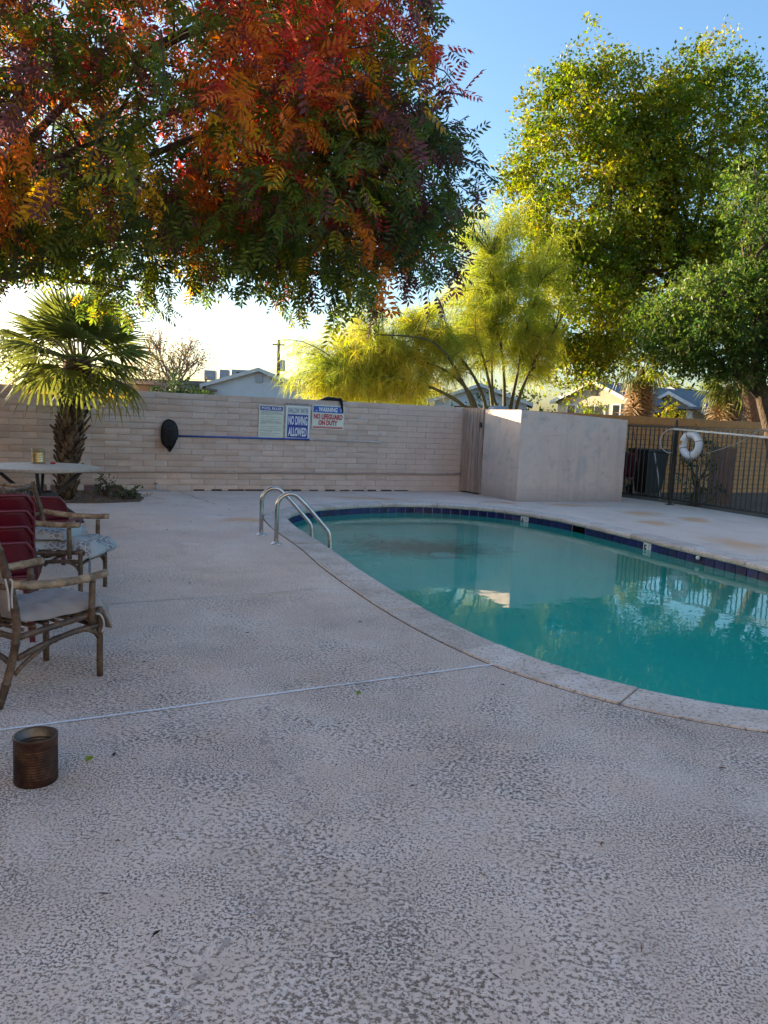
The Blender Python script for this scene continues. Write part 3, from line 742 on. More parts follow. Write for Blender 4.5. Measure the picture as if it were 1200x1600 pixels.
# stucco enclosure
M['crack_soft'] = mat_simple('stucco_hairline', (0.22, 0.18, 0.16), (0.40, 0.33, 0.29), 20, 0.95)
A = Vector((1.88, 15.0, 0)); B = Vector((2.40, 13.96, 0)); C_ = Vector((4.59, 14.82, 0)); D_ = Vector((4.0, 16.2, 0)); A2 = Vector((1.75, 16.4, 0))
enc = thing('stucco_enclosure', 'grey taupe stucco pump enclosure with an angled left face beside the pool', 'enclosure', tuple(B))
out_ = [A, B, C_, D_, A2]; hs = [1.665, 1.665, 1.575, 1.56, 1.66]
cx = sum((p for p in out_), Vector()) / 5
inn = [p + (cx - p).normalized() * 0.2 for p in out_]
m_ = MB(); n5 = 5
vs = [Vector((p.x, p.y, 0)) - B for p in out_] + [Vector((p.x, p.y, h)) - B for p, h in zip(out_, hs)] + [Vector((p.x, p.y, h)) - B for p, h in zip(inn, hs)] + [Vector((p.x, p.y, 0)) - B for p in inn]
fs = []
for i in range(5):
    j = (i + 1) % 5
    fs += [(i, j, 5 + j, 5 + i), (5 + i, 5 + j, 10 + j, 10 + i), (10 + i, 10 + j, 15 + j, 15 + i)]
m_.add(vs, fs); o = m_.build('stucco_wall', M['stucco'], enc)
bv = o.modifiers.new('soft_edges', 'BEVEL'); bv.width = 0.012; bv.segments = 2
sb = o.modifiers.new('fine', 'SUBSURF'); sb.subdivision_type = 'SIMPLE'; sb.levels = 5; sb.render_levels = 5
tx = bpy.data.textures.new('trowel', 'CLOUDS'); tx.noise_scale = .11; tx.noise_depth = 3
dm_ = o.modifiers.new('uneven', 'DISPLACE'); dm_.texture = tx; dm_.texture_coords = 'LOCAL'; dm_.strength = .014
def face_crack(P, Q, pts, w=.005):
    e_ = (Q - P).normalized(); n_ = Vector((e_.y, -e_.x, 0)); m_ = MB(); vs = []
    for i, (u_, z_) in enumerate(pts):
        c_ = P + e_ * u_ + Vector((0, 0, z_)) + n_ * .011 - B; d_ = Vector((0, 0, 1)) if abs(pts[-1][0] - pts[0][0]) > abs(pts[-1][1] - pts[0][1]) else e_
        vs += [c_ - d_ * w / 2, c_ + d_ * w / 2]
    m_.add(vs, [(2 * i, 2 * i + 2, 2 * i + 3, 2 * i + 1) for i in range(len(pts) - 1)]); m_.build('hairline_crack', M['crack_soft'], enc)
rr = random.Random(8)
face_crack(B, C_, [(1.12 + rr.uniform(-.008, .008), .02 + k * .1) for k in range(5)], .004)
face_crack(B, C_, [(.1 + k * .12, .22 + rr.uniform(-.008, .008)) for k in range(9)], .003)
face_crack(A, B, [((B - A).length - .03 + rr.uniform(-.006, .006), .1 + k * .1) for k in range(13)], .004)
face_crack(B, C_, [(.5 + k * .11, 1.2 + .01 * k + rr.uniform(-.02, .02)) for k in range(6)], .003)
flt = thing('pool_filter', 'grey domed pool filter tank just showing over the enclosure wall', 'filter', (2.2, 15.5, 0))
MB().lathe([(0.0, 0.0), (.20, 0.0), (.22, .1), (.22, 1.6), (.20, 1.72), (.15, 1.75), (0, 1.76)], 20).build('tank', M['vent'], flt, smooth=True)
MB().lathe([(0.235, 1.58), (.24, 1.60), (.24, 1.63), (.235, 1.65)], 20).build('clamp_band', M['black_metal'], flt)

# ------------------------------------------------------------------ metal picket fence
def fence(name, label, base, d, length, loc_gap=0.105, first=0.06):
    t = thing(name, label, 'fence', tuple(base), math.atan2(d.y, d.x))
    for z in (0.11, 1.47):
        m_ = MB(); m_.box((length / 2, 0, z), (length, 0.032, 0.035)); m_.build('rail', M['black_metal'], t)
    pk = MB().box((0, 0, 0.79), (0.017, 0.017, 1.36)).mesh('picket', M['black_metal'])
    x = first
    while x < length:
        o = link('picket', pk, t); o.location = (x, 0.0, 0); x += loc_gap
    return t
fR = fence('picket_fence', 'black steel picket fence running right from the gate post, life ring on it', FENCE_POST, F_R, 6.5)
fL = fence('picket_fence', 'black steel picket fence running back behind the stucco enclosure', FENCE_POST, F_L, 2.9)
post = MB(); post.box((0, 0, 0.78), (0.05, 0.05, 1.56)); post.box((0, 0, 0.006), (0.14, 0.12, 0.012)); post.box((0.03, -.01, 0.12), (0.06, 0.05, 0.03))
tag(post.build('fence_post', M['black_metal'], loc=FENCE_POST), 'black square steel post where the two picket fences meet', 'post')
MB().lathe([(0.0, 0.06), (.02, .05), (.028, .02), (.02, 0)], 10).build('finial', M['black_metal'], bpy.data.objects['fence_post'], smooth=True).location = (0, 0, 1.56)

# brown block wall behind
bw_o = wp(0.12, -.03, -.03); bang = R(23)
bwt = thing('brown_block_wall', 'tan brown block wall behind the picket fence on the right', 'wall', tuple(bw_o), bang)
MB().box((7.0, 0.1, 0.78), (14, 0.2, 1.56)).build('wall_face', M['brownwall'], bwt)
MB().bbox((7.0, 0.1, 1.645), (14, 0.23, 0.17), 0.01).build('cap_course', M['brownband'], bwt)
M['lowwall'] = mat_simple('pale_low_wall', (0.52, 0.50, 0.47), None, 3, 0.9)

# ------------------------------------------------------------------ added unseen building on the left that keeps the sun off the deck
sun_blocker = thing('added_unseen_building', 'low tan stucco apartment building along the left side of the deck', 'building', (-11.2, 0, 0))
MB().box((0, 0.75, 1.6), (6.4, 16.5, 3.2)).build('wall', M['apartment'], sun_blocker)
MB().box((0, 0.75, 3.3), (7.0, 17.1, 0.2)).build('roof', M['roofbrown'], sun_blocker)
for y in (-4.5, -1, 2.5, 6):
    w_ = MB(); w_.box((3.2, y, 1.5), (0.06, 1.5, 1.2)); w_ = w_.build('window', M['trimwhite'], sun_blocker); MB().box((3.235, y, 1.5), (0.02, 1.36, 1.06)).build('pane', M['darkglass'], w_)

bounce_building = thing('added_unseen_building', 'two storey cream stucco apartment building at the near end of the deck', 'building', (0, -4.2, 0))  # added out of view to bounce warm light onto deck and wall
MB().box((0, -3.5, 2.9), (30, 7, 5.8)).build('wall', M['facade'], bounce_building)
MB().box((0, -3.5, 5.93), (30.8, 7.8, .24)).build('roof', M['roofbrown'], bounce_building)
for z in (1.3, 4.1):
    for x in range(-13, 14, 4):
        w_ = MB().box((x, .0, z), (1.5, .08, 1.2)).build('window', M['trimwhite'], bounce_building); MB().box((x, .045, z), (1.34, .02, 1.04)).build('pane', M['darkglass'], w_)
for x in (-7, 1, 9):
    d_ = MB().box((x, .0, 1.05), (.95, .07, 2.1)).build('door', M['wood_gate'], bounce_building); MB().box((x + .38, .05, 1.0), (.04, .05, .12)).build('handle', M['steel'], d_)

# ------------------------------------------------------------------ signs on the wall
def sign(name, label, s, z0, w, h, tilt, board):
    t = wall_thing(name, label, 'sign', s, z0, 0.0)
    t.rotation_euler = (0, R(tilt), R(23))
    MB().bbox((w / 2, -0.014, h / 2), (w, 0.008, h), 0.002).build('board', board, t)
    return t
def letters(t, txt, x, z, w, h, mat, bold=0.03, name='lettering'):
    me = text_mesh(txt, w, h, bold); me.materials.append(mat); o = link(name, me, t); o.location = (x, -0.0225, z); return o
def plate(t, x, z, w, h, mat, name='printed_panel', y=-0.0195):
    return MB().box((x + w / 2, y, z + h / 2), (w, 0.0015, h)).build(name, mat, t)
t = sign('rules_sign', 'pale green POOL RULES sign with a navy header and fine print', -4.19, 0.972, 0.455, 0.592, 1.2, M['signboard'])
plate(t, 0.02, 0.497, 0.415, 0.078, M['navy'], 'header_panel'); letters(t, 'POOL RULES', 0.045, 0.512, 0.365, 0.05, M['signwhite'])
fp = MB(); rr = random.Random(5)
for ln, (z, ln_w) in enumerate([(.475, .36), (.457, .40), (.439, .385), (.421, .2), (.385, .36), (.345, .38), (.312, .33), (.294, .37), (.276, .37), (.258, .07), (.215, .31), (.180, .38), (.145, .38), (.127, .19), (.09, .34), (.055, .26)]):
    x = 0.035
    while x < 0.03 + ln_w:
        w = rr.uniform(.012, .04); fp.box((x + w / 2, -0.0195, z), (w, 0.001, 0.0065)); x += w + .006
o = fp.build('fine_print', M['signink'], t); o['kind'] = 'stuff'
t = sign('diving_sign', 'white and navy SHALLOW WATER NO DIVING ALLOWED sign, middle of three', -3.69, 0.963, 0.46, 0.61, 0.9, M['signwhite'])
plate(t, 0.035, 0.468, 0.392, 0.125, M['signboard'], 'top_panel'); letters(t, 'SHALLOW  WATER', 0.04, 0.478, 0.385, 0.095, M['navy'], 0.0)
plate(t, 0.035, 0.03, 0.392, 0.425, M['navy'], 'blue_panel'); letters(t, 'NO DIVING', 0.05, 0.262, 0.362, 0.165, M['signwhite'], 0.035); letters(t, 'ALLOWED', 0.055, 0.055, 0.35, 0.165, M['signwhite'], 0.035)
t = sign('lifeguard_sign', 'wide WARNING NO LIFEGUARD ON DUTY sign with blue header and red letters', -3.185, 1.165, 0.625, 0.445, 0.6, M['signboard'])
plate(t, 0.02, 0.305, 0.585, 0.12, M['blueprint'], 'header_panel'); letters(t, 'WARNING', 0.12, 0.322, 0.37, 0.088, M['signwhite'], 0.035)
MB().add([(0.06, -.022, .325), (0.10, -.022, .325), (0.08, -.022, .352)], [(0, 1, 2)]).build('small_emblem', M['signwhite'], t)
MB().add([(0.53, -.022, .40), (0.585, -.022, .40), (0.575, -.022, .35), (0.558, -.022, .325), (0.54, -.022, .36)], [(0, 1, 2, 3, 4)]).build('small_emblem', mat_simple('pale_blue_print', (.22, .33, .62), None, 20, .5), t)
letters(t, 'NO LIFEGUARD', 0.03, 0.185, 0.565, 0.10, M['redprint'], 0.05); letters(t, 'ON DUTY', 0.125, 0.075, 0.375, 0.095, M['redprint'], 0.05)
plate(t, 0.02, 0.018, 0.585, 0.018, M['redprint'], 'red_bar'); plate(t, 0.02, 0.043, 0.585, 0.010, M['redprint'], 'red_bar')
# old sign backing left above the middle sign
tag(MB().box((0.23, -0.006, 0.0), (0.44, 0.008, 0.035)).build('glue_strip', mat_simple('old_adhesive', (.22, .20, .19), (.40, .36, .33), 30, .9), loc=wp(-3.70, 1.600)), 'dark strip of old adhesive just above the middle sign', 'strip')
bpy.data.objects['glue_strip'].rotation_euler = (0, 0, R(23))

# leaf net and its pole
net = wall_thing('leaf_skimmer_net', 'black pool leaf net hung on the wall by its long blue pole', 'pool net', -5.75, 0.96)
fr_ = catmull([(-.03, -.06, .27), (.08, -.06, .235), (.135, -.06, .12), (.14, -.06, 0.0), (.10, -.06, -.1), (0.02, -.06, -.2), (-.09, -.06, -.16), (-.13, -.06, -.02), (-.11, -.06, .18)], 5, True)
MB().tube(fr_, 0.013, 8, closed=True).build('hoop', M['cloth_black'], net, smooth=True)
bag = MB(); nF = len(fr_); vs = []
for k, (sc_, dy, dz) in enumerate([(1.0, 0, 0), (.9, -.05, -.03), (.7, -.10, -.09), (.42, -.12, -.16), (.16, -.10, -.235), (0.02, -.08, -.27)]):
    for i, p in enumerate(fr_):
        wv_ = 0.012 * math.sin(i * 1.7 + k) * (k > 0)
        vs.append((p.x * sc_ + wv_, p.y + dy + wv_, p.z * sc_ + dz * 1.0))
bag.add(vs, [(k * nF + i, k * nF + (i + 1) % nF, (k + 1) * nF + (i + 1) % nF, (k + 1) * nF + i) for k in range(5) for i in range(nF)])
bag.build('net_bag', M['netting'], net, smooth=True)
MB().tube([(0.14, -.05, 0.0), (0.9, -.042, 0.003), (2.56, -.04, 0.004)], 0.017, 10).build('pole', M['bluepole'], net, smooth=True)
MB().tube([(2.54, -.04, 0.004), (3.9, -.04, -0.006), (3.955, -.04, -.006)], [0.0135, 0.0135, 0.0135], 10).build('inner_pole', M['galv'], net, smooth=True)
MB().tube([(2.52, -.04, 0.004), (2.575, -.04, 0.004)], 0.021, 10).build('locking_collar', M['galv'], net, smooth=True)
MB().tube([(3.88, -.04, -0.006), (3.96, -.04, -.006)], 0.018, 10).build('end_grip', M['galv'], net, smooth=True)
for x in (1.2, 3.5): MB().box((x, -0.02, -0.012), (0.02, 0.05, 0.012)).build('hook', M['black_metal'], net)

# black cloth on top of the wall
cl = MB(); ang_ = [i / 9 * math.pi for i in range(10)]
spine = [(-.27, .004), (-.22, .022), (-.17, .055), (-.08, .070), (0.02, .066), (.10, .052), (.15, .035), (.19, .016), (.27, .006)]
vs = []; rr = random.Random(3)
for (x, h) in spine:
    for k, a in enumerate(ang_): vs.append((x, 0.06 - 0.085 * math.cos(a) * (0.35 + h * 9), h * (math.sin(a) ** .7) * (1 + rr.uniform(-.15, .15))))
nA = len(ang_); cl.add(vs, [(i * nA + k, (i + 1) * nA + k, (i + 1) * nA + k + 1, i * nA + k + 1) for i in range(len(spine) - 1) for k in range(nA - 1)])
cl.tube([(.11, 0.05, .04), (.135, -.005, .03), (.15, -.02, -.02), (.165, -.022, -.10), (.185, -.02, -.19), (.192, -.018, -.225)], [.03, .032, .028, .022, .015, .005], 8)
cl_o = tag(cl.build('black_cloth', M['cloth_black'], smooth=True, loc=wp(-2.77, WALL_H - .002)), 'crumpled black cloth lying on the wall top above the lifeguard sign', 'cloth'); cl_o.rotation_euler = (0, 0, R(23))

# tap and drain grate at the foot of the wall
tap = wall_thing('garden_tap', 'small hose tap standing at the foot of the block wall', 'tap', -5.965, 0)
MB().tube([(0, -.05, 0), (0, -.05, .12)], 0.012, 8).tube([(0, -.05, .10), (0, -.10, .10), (0, -.12, .07)], 0.011, 8).build('spout', M['galv'], tap, smooth=True)
MB().box((0, -.05, .135), (.06, .012, .012)).build('handle', M['black_metal'], tap)
tag(MB().box((0, -.09, .012), (.50, .12, .022)).build('drain_cover', M['vent'], loc=wp(-5.98)), 'flat metal cover lying under the hose tap', 'drain cover').rotation_euler = (0, 0, R(23))

# ------------------------------------------------------------------ pool ladder rails
ladder = thing('pool_ladder', 'stainless steel pool ladder with two arched grab rails', 'pool ladder', (-1.29, 8.55, 0))
for f in (Vector((-1.42, 8.84, 0)), Vector((-1.16, 8.26, 0))):
    e = Vector((.94, .35, 0)).normalized(); f = f - Vector((-1.29, 8.55, 0))
    def pt(d, z): return f + e * d + Vector((0, 0, z))
    path = [pt(0, 0), pt(0, .30), pt(0, .40)] + [pt(.14 - .14 * math.cos(a), .40 + .15 * math.sin(a)) for a in np.linspace(.35, 2.25, 9)] + [pt(.33, .42), pt(.555, .17), pt(.59, .12), pt(.605, .06), pt(.61, -.02), pt(.61, -.25), pt(.61, -.9)]
    r_ = MB().tube(path, 0.0235, 14).build('grab_rail', M['steel'], ladder, smooth=True)
    MB().lathe([(0.024, .034), (.034, .028), (.05, .012), (.066, .007), (.066, 0.0)], 20).build('flange', M['steel'], r_, smooth=True).location = f
for z in (-.45, -.75):
    a = Vector((-1.42, 8.84, z)) + e * .61 - Vector((-1.29, 8.55, 0)); b = Vector((-1.16, 8.26, z)) + e * .61 - Vector((-1.29, 8.55, 0))
    MB().tube([a, b], 0.03, 8).build('step', M['steel'], ladder)

# ------------------------------------------------------------------ life ring, crook, rope
fx = Vector((5.66, 14.13, 0))     # on the fence, camera side
rA = math.atan2(F_R.y, F_R.x)
ring = thing('life_ring', 'white life ring hanging on the picket fence beside the post', 'life ring', (5.58, 14.18, 1.16), rA)
def torus(R0, r0, a0=0, a1=2 * math.pi, n=36, yoff=0): return [(R0 * math.cos(a), yoff, R0 * math.sin(a)) for a in np.linspace(a0, a1, n, endpoint=False)]
MB().tube(torus(.195, .075), 0.068, 14, closed=True).build('ring', M['white_foam'], ring, smooth=True)
for a in (.35, 1.92, 3.5, 5.06):
    c_ = Vector((.19 * math.cos(a), 0, .19 * math.sin(a))); rad = c_.normalized()
    pts = [c_ + (rad * math.cos(b) + Vector((0, 1, 0)) * math.sin(b)) * .071 for b in np.linspace(0, 2 * math.pi, 16, endpoint=False)]
    MB().tube(pts, 0.009, 6, closed=True).build('band', M['rope'], ring, smooth=True)
MB().tube(torus(.275, .01, n=40), 0.006, 6, closed=True).build('grab_line', M['rope'], ring, smooth=True)
MB().bbox((-.19, -.070, .035), (.035, .03, .08), .006, Matrix.Rotation(.4, 3, 'Y')).build('orange_patch', M['orange'], ring)
o = bpy.data.objects.get('ring')
hook = thing('rescue_crook', 'long white rescue pole with a wire loop end lying along the fence top', 'rescue hook', (5.40, 14.50, 1.44), rA)
MB().tube([(0.0, -.05, 0.0), (1.2, -.055, -.045), (3.6, -.05, -.14)], 0.019, 10).build('pole', M['pole_white'], hook, smooth=True)
lp = catmull([(0.02, -.05, 0), (-.06, -.10, -.005), (-.16, -.22, -.06), (-.22, -.30, -.2), (-.2, -.28, -.34), (-.12, -.18, -.43), (-.04, -.1, -.45)], 5)
lp = [Vector((p.x * 1.15, p.y * .4, p.z)) for p in lp]
MB().tube(lp, 0.008, 7).build('loop_wire', M['pole_white'], hook, smooth=True)
lp2 = [Vector((p.x * .6 + .0, p.y + .05, p.z)) for p in lp]
MB().tube(lp2, 0.006, 7).build('loop_wire', M['rope'], hook, smooth=True)
rp = catmull([(5.74, 13.92, 1.02), (5.86, 13.66, 1.10), (6.0, 13.32, 1.22), (6.12, 13.04, 1.36), (6.18, 12.92, 1.47), (6.22, 12.84, 1.50), (6.26, 12.72, 1.47), (6.3, 12.62, 1.30), (6.36, 12.5, 1.1)], 6)
tag(MB().tube(rp, 0.008, 6).build('safety_rope', M['rope'], smooth=True), 'grey rope trailing from the life ring up over the fence rail', 'rope')
tag(MB().tube([(5.60, 14.95, 1.42), (5.68, 14.85, 1.0), (5.74, 14.80, 0.55)], 0.016, 8).build('orange_handle', M['orange'], smooth=True), 'thin orange handle leaning behind the fence post', 'pole')
tag(MB().tube([(5.0, 15.8, 1.45), (5.14, 15.85, 1.0), (5.2, 15.9, 0.55)], 0.010, 8).build('red_hose', M['red'], smooth=True), 'thin red hose hanging behind the picket fence near the bin', 'hose')
tag(MB().tube([(5.42, 15.6, .95), (5.46, 15.4, .5), (5.5, 15.3, 0.02)], 0.012, 8).build('white_stick', M['pole_white'], smooth=True), 'pale stick leaning beside the black bin behind the fence', 'stick')

# bin, red chair, board, vine behind the fence
bn = thing('wheelie_bin', 'black wheeled rubbish bin behind the picket fence', 'bin', (5.70, 16.75, 0), R(20))
body = MB(); body.prism([(-.24, -.27), (.24, -.27), (.24, .27), (-.24, .27)], 0, 0)
body = MB(); body.add([(-.21, -.23, .05), (.21, -.23, .05), (.21, .23, .05), (-.21, .23, .05), (-.28, -.31, .92), (.28, -.31, .92), (.28, .31, .92), (-.28, .31, .92)], [(3, 2, 1, 0), (0, 1, 5, 4), (1, 2, 6, 5), (2, 3, 7, 6), (3, 0, 4, 7), (4, 5, 6, 7)])
body.build('body', M['bin'], bn); MB().bbox((0, 0, .96), (.60, .68, .07), .025).build('lid', M['bin'], bn)
MB().tube([(.25, .36, .90), (.36, .40, .97), (.36, -.2, .99)], .02, 8).build('handle', M['bin'], bn)
for s_ in (-1, 1): MB().tube([(s_ * .2, .26, .1), (s_ * .26, .26, .1)], .1, 14).build('wheel', M['bin'], bn)
brd = tag(MB().bbox((0, 0, .55), (.46, .02, 1.14), .003).build('plywood_board', M['plywood'], loc=(6.72, 15.45, 0)), 'reddish brown board standing upright behind the picket fence', 'board'); brd.rotation_euler = (R(-4), R(2), R(-25))

# ------------------------------------------------------------------ furniture
def bamboo_pole(path, r, node=0.16, seg=9):
    """tube with swollen nodes"""
    P = [Vector(p) for p in path]; L_ = [0.0]
    for i in range(1, len(P)): L_.append(L_[-1] + (P[i] - P[i - 1]).length)
    tot = L_[-1]; qs = set(np.linspace(0, tot, max(4, int(tot / .035))))
    k = node * random.uniform(.3, .9)
    while k < tot - .02:
        qs |= {k - .008, k, k + .008}; k += node * random.uniform(.8, 1.25)
    nodes = []
    qs = sorted(q for q in qs if 0 <= q <= tot); pts = []; rd = []
    k = 0
    for q in qs:
        i = max(j for j in range(len(L_)) if L_[j] <= q + 1e-9); i = min(i, len(P) - 2)
        f = (q - L_[i]) / max(1e-9, L_[i + 1] - L_[i]); pts.append(P[i].lerp(P[i + 1], f)); rd.append(r * random.uniform(.96, 1.03))
    # swell the middle one of every close triple
    for i in range(1, len(qs) - 1):
        if qs[i + 1] - qs[i] < .0081 and qs[i] - qs[i - 1] < .0081: rd[i] = r * 1.16
    return MB().tube(pts, rd, seg)

def bamboo_chair(label, loc, rz, group='bamboo armchairs'):
    t = thing('bamboo_armchair', label, 'armchair', loc, rz, group)
    bp = lambda n, path, r, mat='bamboo': bamboo_pole(path, r).build(n, M[mat], t, smooth=True)
    for s in (-1, 1):
        y = s * .215
        bp('front_leg', [(.24, y, 0), (.24, y, .37)], .0165)
        bp('rear_leg', bez((-.335, y, 0), (-.24, y, .22), (-.235, y, .36), 6) + bez((-.235, y, .40), (-.25, y, .55), (-.34, y, .80), 6), .019)
        bp('seat_rail', [(-.235, y, .315), (.24, y, .345)], .016)
        bp('stretcher', bez((-.235, y, .215), (0, y, .285), (.24, y, .275), 6), .015)
        bp('brace', bez((-.25, y, .14), (-.2, y, .2), (-.02, y, .262), 5), .011)
        bp('brace', bez((.238, y, .20), (.22, y, .26), (.12, y, .275), 5), .011)
        bp('arm_post', [(.17, y * 1.1, .30), (.17, y * 1.14, .525)], .017)
        bp('arm', bez((-.27, y * 1.05, .575), (-.02, y * 1.25, .53), (.25, y * 1.17, .555), 8), .021, 'bamboo_pale')
    bp('front_rail', [(.24, -.215, .345), (.24, .215, .345)], .015); bp('front_rail', bez((.24, -.215, .255), (.24, 0, .29), (.24, .215, .255), 6), .012)
    bp('rear_rail', [(-.235, -.215, .315), (-.235, .215, .315)], .015); bp('rear_rail', bez((-.26, -.215, .19), (-.25, 0, .27), (-.26, .215, .19), 6), .014)
    bp('back_rail', [(-.335, -.215, .76), (-.335, .215, .76)], .015); bp('back_rail', [(-.275, -.215, .56), (-.275, .215, .56)], .013)
    for k in range(7): bp('seat_slat', [(-.2 + k * .065, -.21, .345), (-.2 + k * .065, .21, .345)], .009)
    for k in range(4): bp('back_slat', [(-.26, -.13 + k * .087, .38), (-.335, -.13 + k * .087, .76)], .009)
    return t
ch1_f = math.atan2(.87, .49)
ch1 = bamboo_chair('nearest bamboo armchair, with a grey cushion sagging over seat and back', (-1.76, 3.79, 0), ch1_f)
def cushion(name, mat, prof_pts, w, th, label, cat, loc, rz, puff=0.3, wr=0.006, seed=1):
    """pad that follows a side profile (x,z), width w"""
    P = catmull([(x, 0, z) for x, z in prof_pts], 8); n = len(P); nw = 14; rr = np.random.default_rng(seed); ph = rr.uniform(0, 6, 8)
    vs = []; fs = []
    def wrk(i, j, k): return wr * (math.sin(i * .9 + j * .7 + ph[k]) + .7 * math.sin(i * .35 - j * 1.3 + ph[k + 1]) + .5 * math.sin(j * 2.3 + i * .2 + ph[k + 2]))
    for side in (0, 1):
        for i in range(n):
            tg = (P[min(i + 1, n - 1)] - P[max(i - 1, 0)]).normalized(); nm = Vector((-tg.z, 0, tg.x))
            for j in range(nw + 1):
                u = j / nw; v = i / (n - 1)
                e = (1 - abs(2 * u - 1) ** 5) * (1 - abs(2 * v - 1) ** 7)
                h = (th * (max(e, 0) ** .45)) * (1 if side == 0 else 0.05) + .004 + (wrk(i, j, 0) if side == 0 else 0) * e
                yy = (u - .5) * w * (1 + .03 * math.sin(i * .5 + ph[3]))
                vs.append(P[i] + nm * (h if side == 0 else -0.003 + wrk(i, j, 2) * .2) + Vector((0, yy, 0)))
    W_ = nw + 1; o2 = n * W_
    for i in range(n - 1):
        for j in range(nw):
            a = i * W_ + j; fs.append((a, a + 1, a + W_ + 1, a + W_)); b = o2 + a; fs.append((b + W_, b + W_ + 1, b + 1, b))
    for i in range(n - 1):
        a = i * W_; fs.append((a, a + W_, o2 + a + W_, o2 + a)); a = i * W_ + nw; fs.append((a + W_, a, o2 + a, o2 + a + W_))
    for j in range(nw):
        a = j; fs.append((a + 1, a, o2 + a, o2 + a + 1)); a = (n - 1) * W_ + j; fs.append((a, a + 1, o2 + a + 1, o2 + a))
    o = MB().add(vs, fs).build(name, mat, smooth=True, loc=loc); o.rotation_euler = (0, 0, rz)
    return tag(o, label, cat)
cu1 = cushion('chair_cushion', M['grey_cloth'], [(-.31, .66), (-.275, .58), (-.24, .45), (-.19, .385), (-.05, .368), (.10, .366), (.22, .368), (.275, .35), (.31, .29), (.335, .235)], .40, .05,
              'grey canvas cushion sagging over the nearest bamboo armchair', 'cushion', (-1.76, 3.79, 0), ch1_f, wr=.009)
for i, pts in enumerate([[(-.29, -.215, .60), (-.30, -.235, .60), (-.295, -.245, .54), (-.29, -.243, .46)], [(-.29, -.215, .60), (-.27, -.238, .595), (-.28, -.247, .52), (-.275, -.243, .47)], [(.16, -.2, .345), (.22, -.235, .34), (.245, -.24, .29), (.235, -.238, .24)]]):
    MB().tube(catmull(pts, 4), .005, 6).build('cushion_tie', M['tie'], cu1, smooth=True)
ch2 = bamboo_chair('second bamboo armchair, with a folded pale patterned cushion', (-2.42, 5.72, 0), R(-3))
cu2 = cushion('chair_cushion', M['floral'], [(-.22, .352), (0, .356), (.22, .358), (.285, .34), (.31, .30)], .42, .065, 'pale blue patterned seat cushion on the second bamboo armchair', 'cushion', (-2.42, 5.72, 0), R(-3), seed=4)
cu3 = cushion('chair_cushion', M['floral'], [(-.24, .424), (-.1, .426), (.04, .430), (.11, .428)], .40, .06, 'folded pale blue cushion piece lying on the patterned seat cushion', 'cushion', (-2.42, 5.72, 0), R(-3), seed=6)
MB().tube(catmull([(.28, -.16, .33), (.30, -.18, .25), (.295, -.18, .12), (.305, -.185, .03)], 5), .005, 6).build('cushion_tie', M['tie_grey'], cu2, smooth=True)
MB().tube(catmull([(.28, -.15, .33), (.285, -.17, .22), (.30, -.17, .06)], 5), .005, 6).build('cushion_tie', M['tie_grey'], cu2, smooth=True)
ch3 = bamboo_chair('third bamboo armchair by the round table, cut off at the picture edge', (-4.02, 7.78, 0), R(-20))

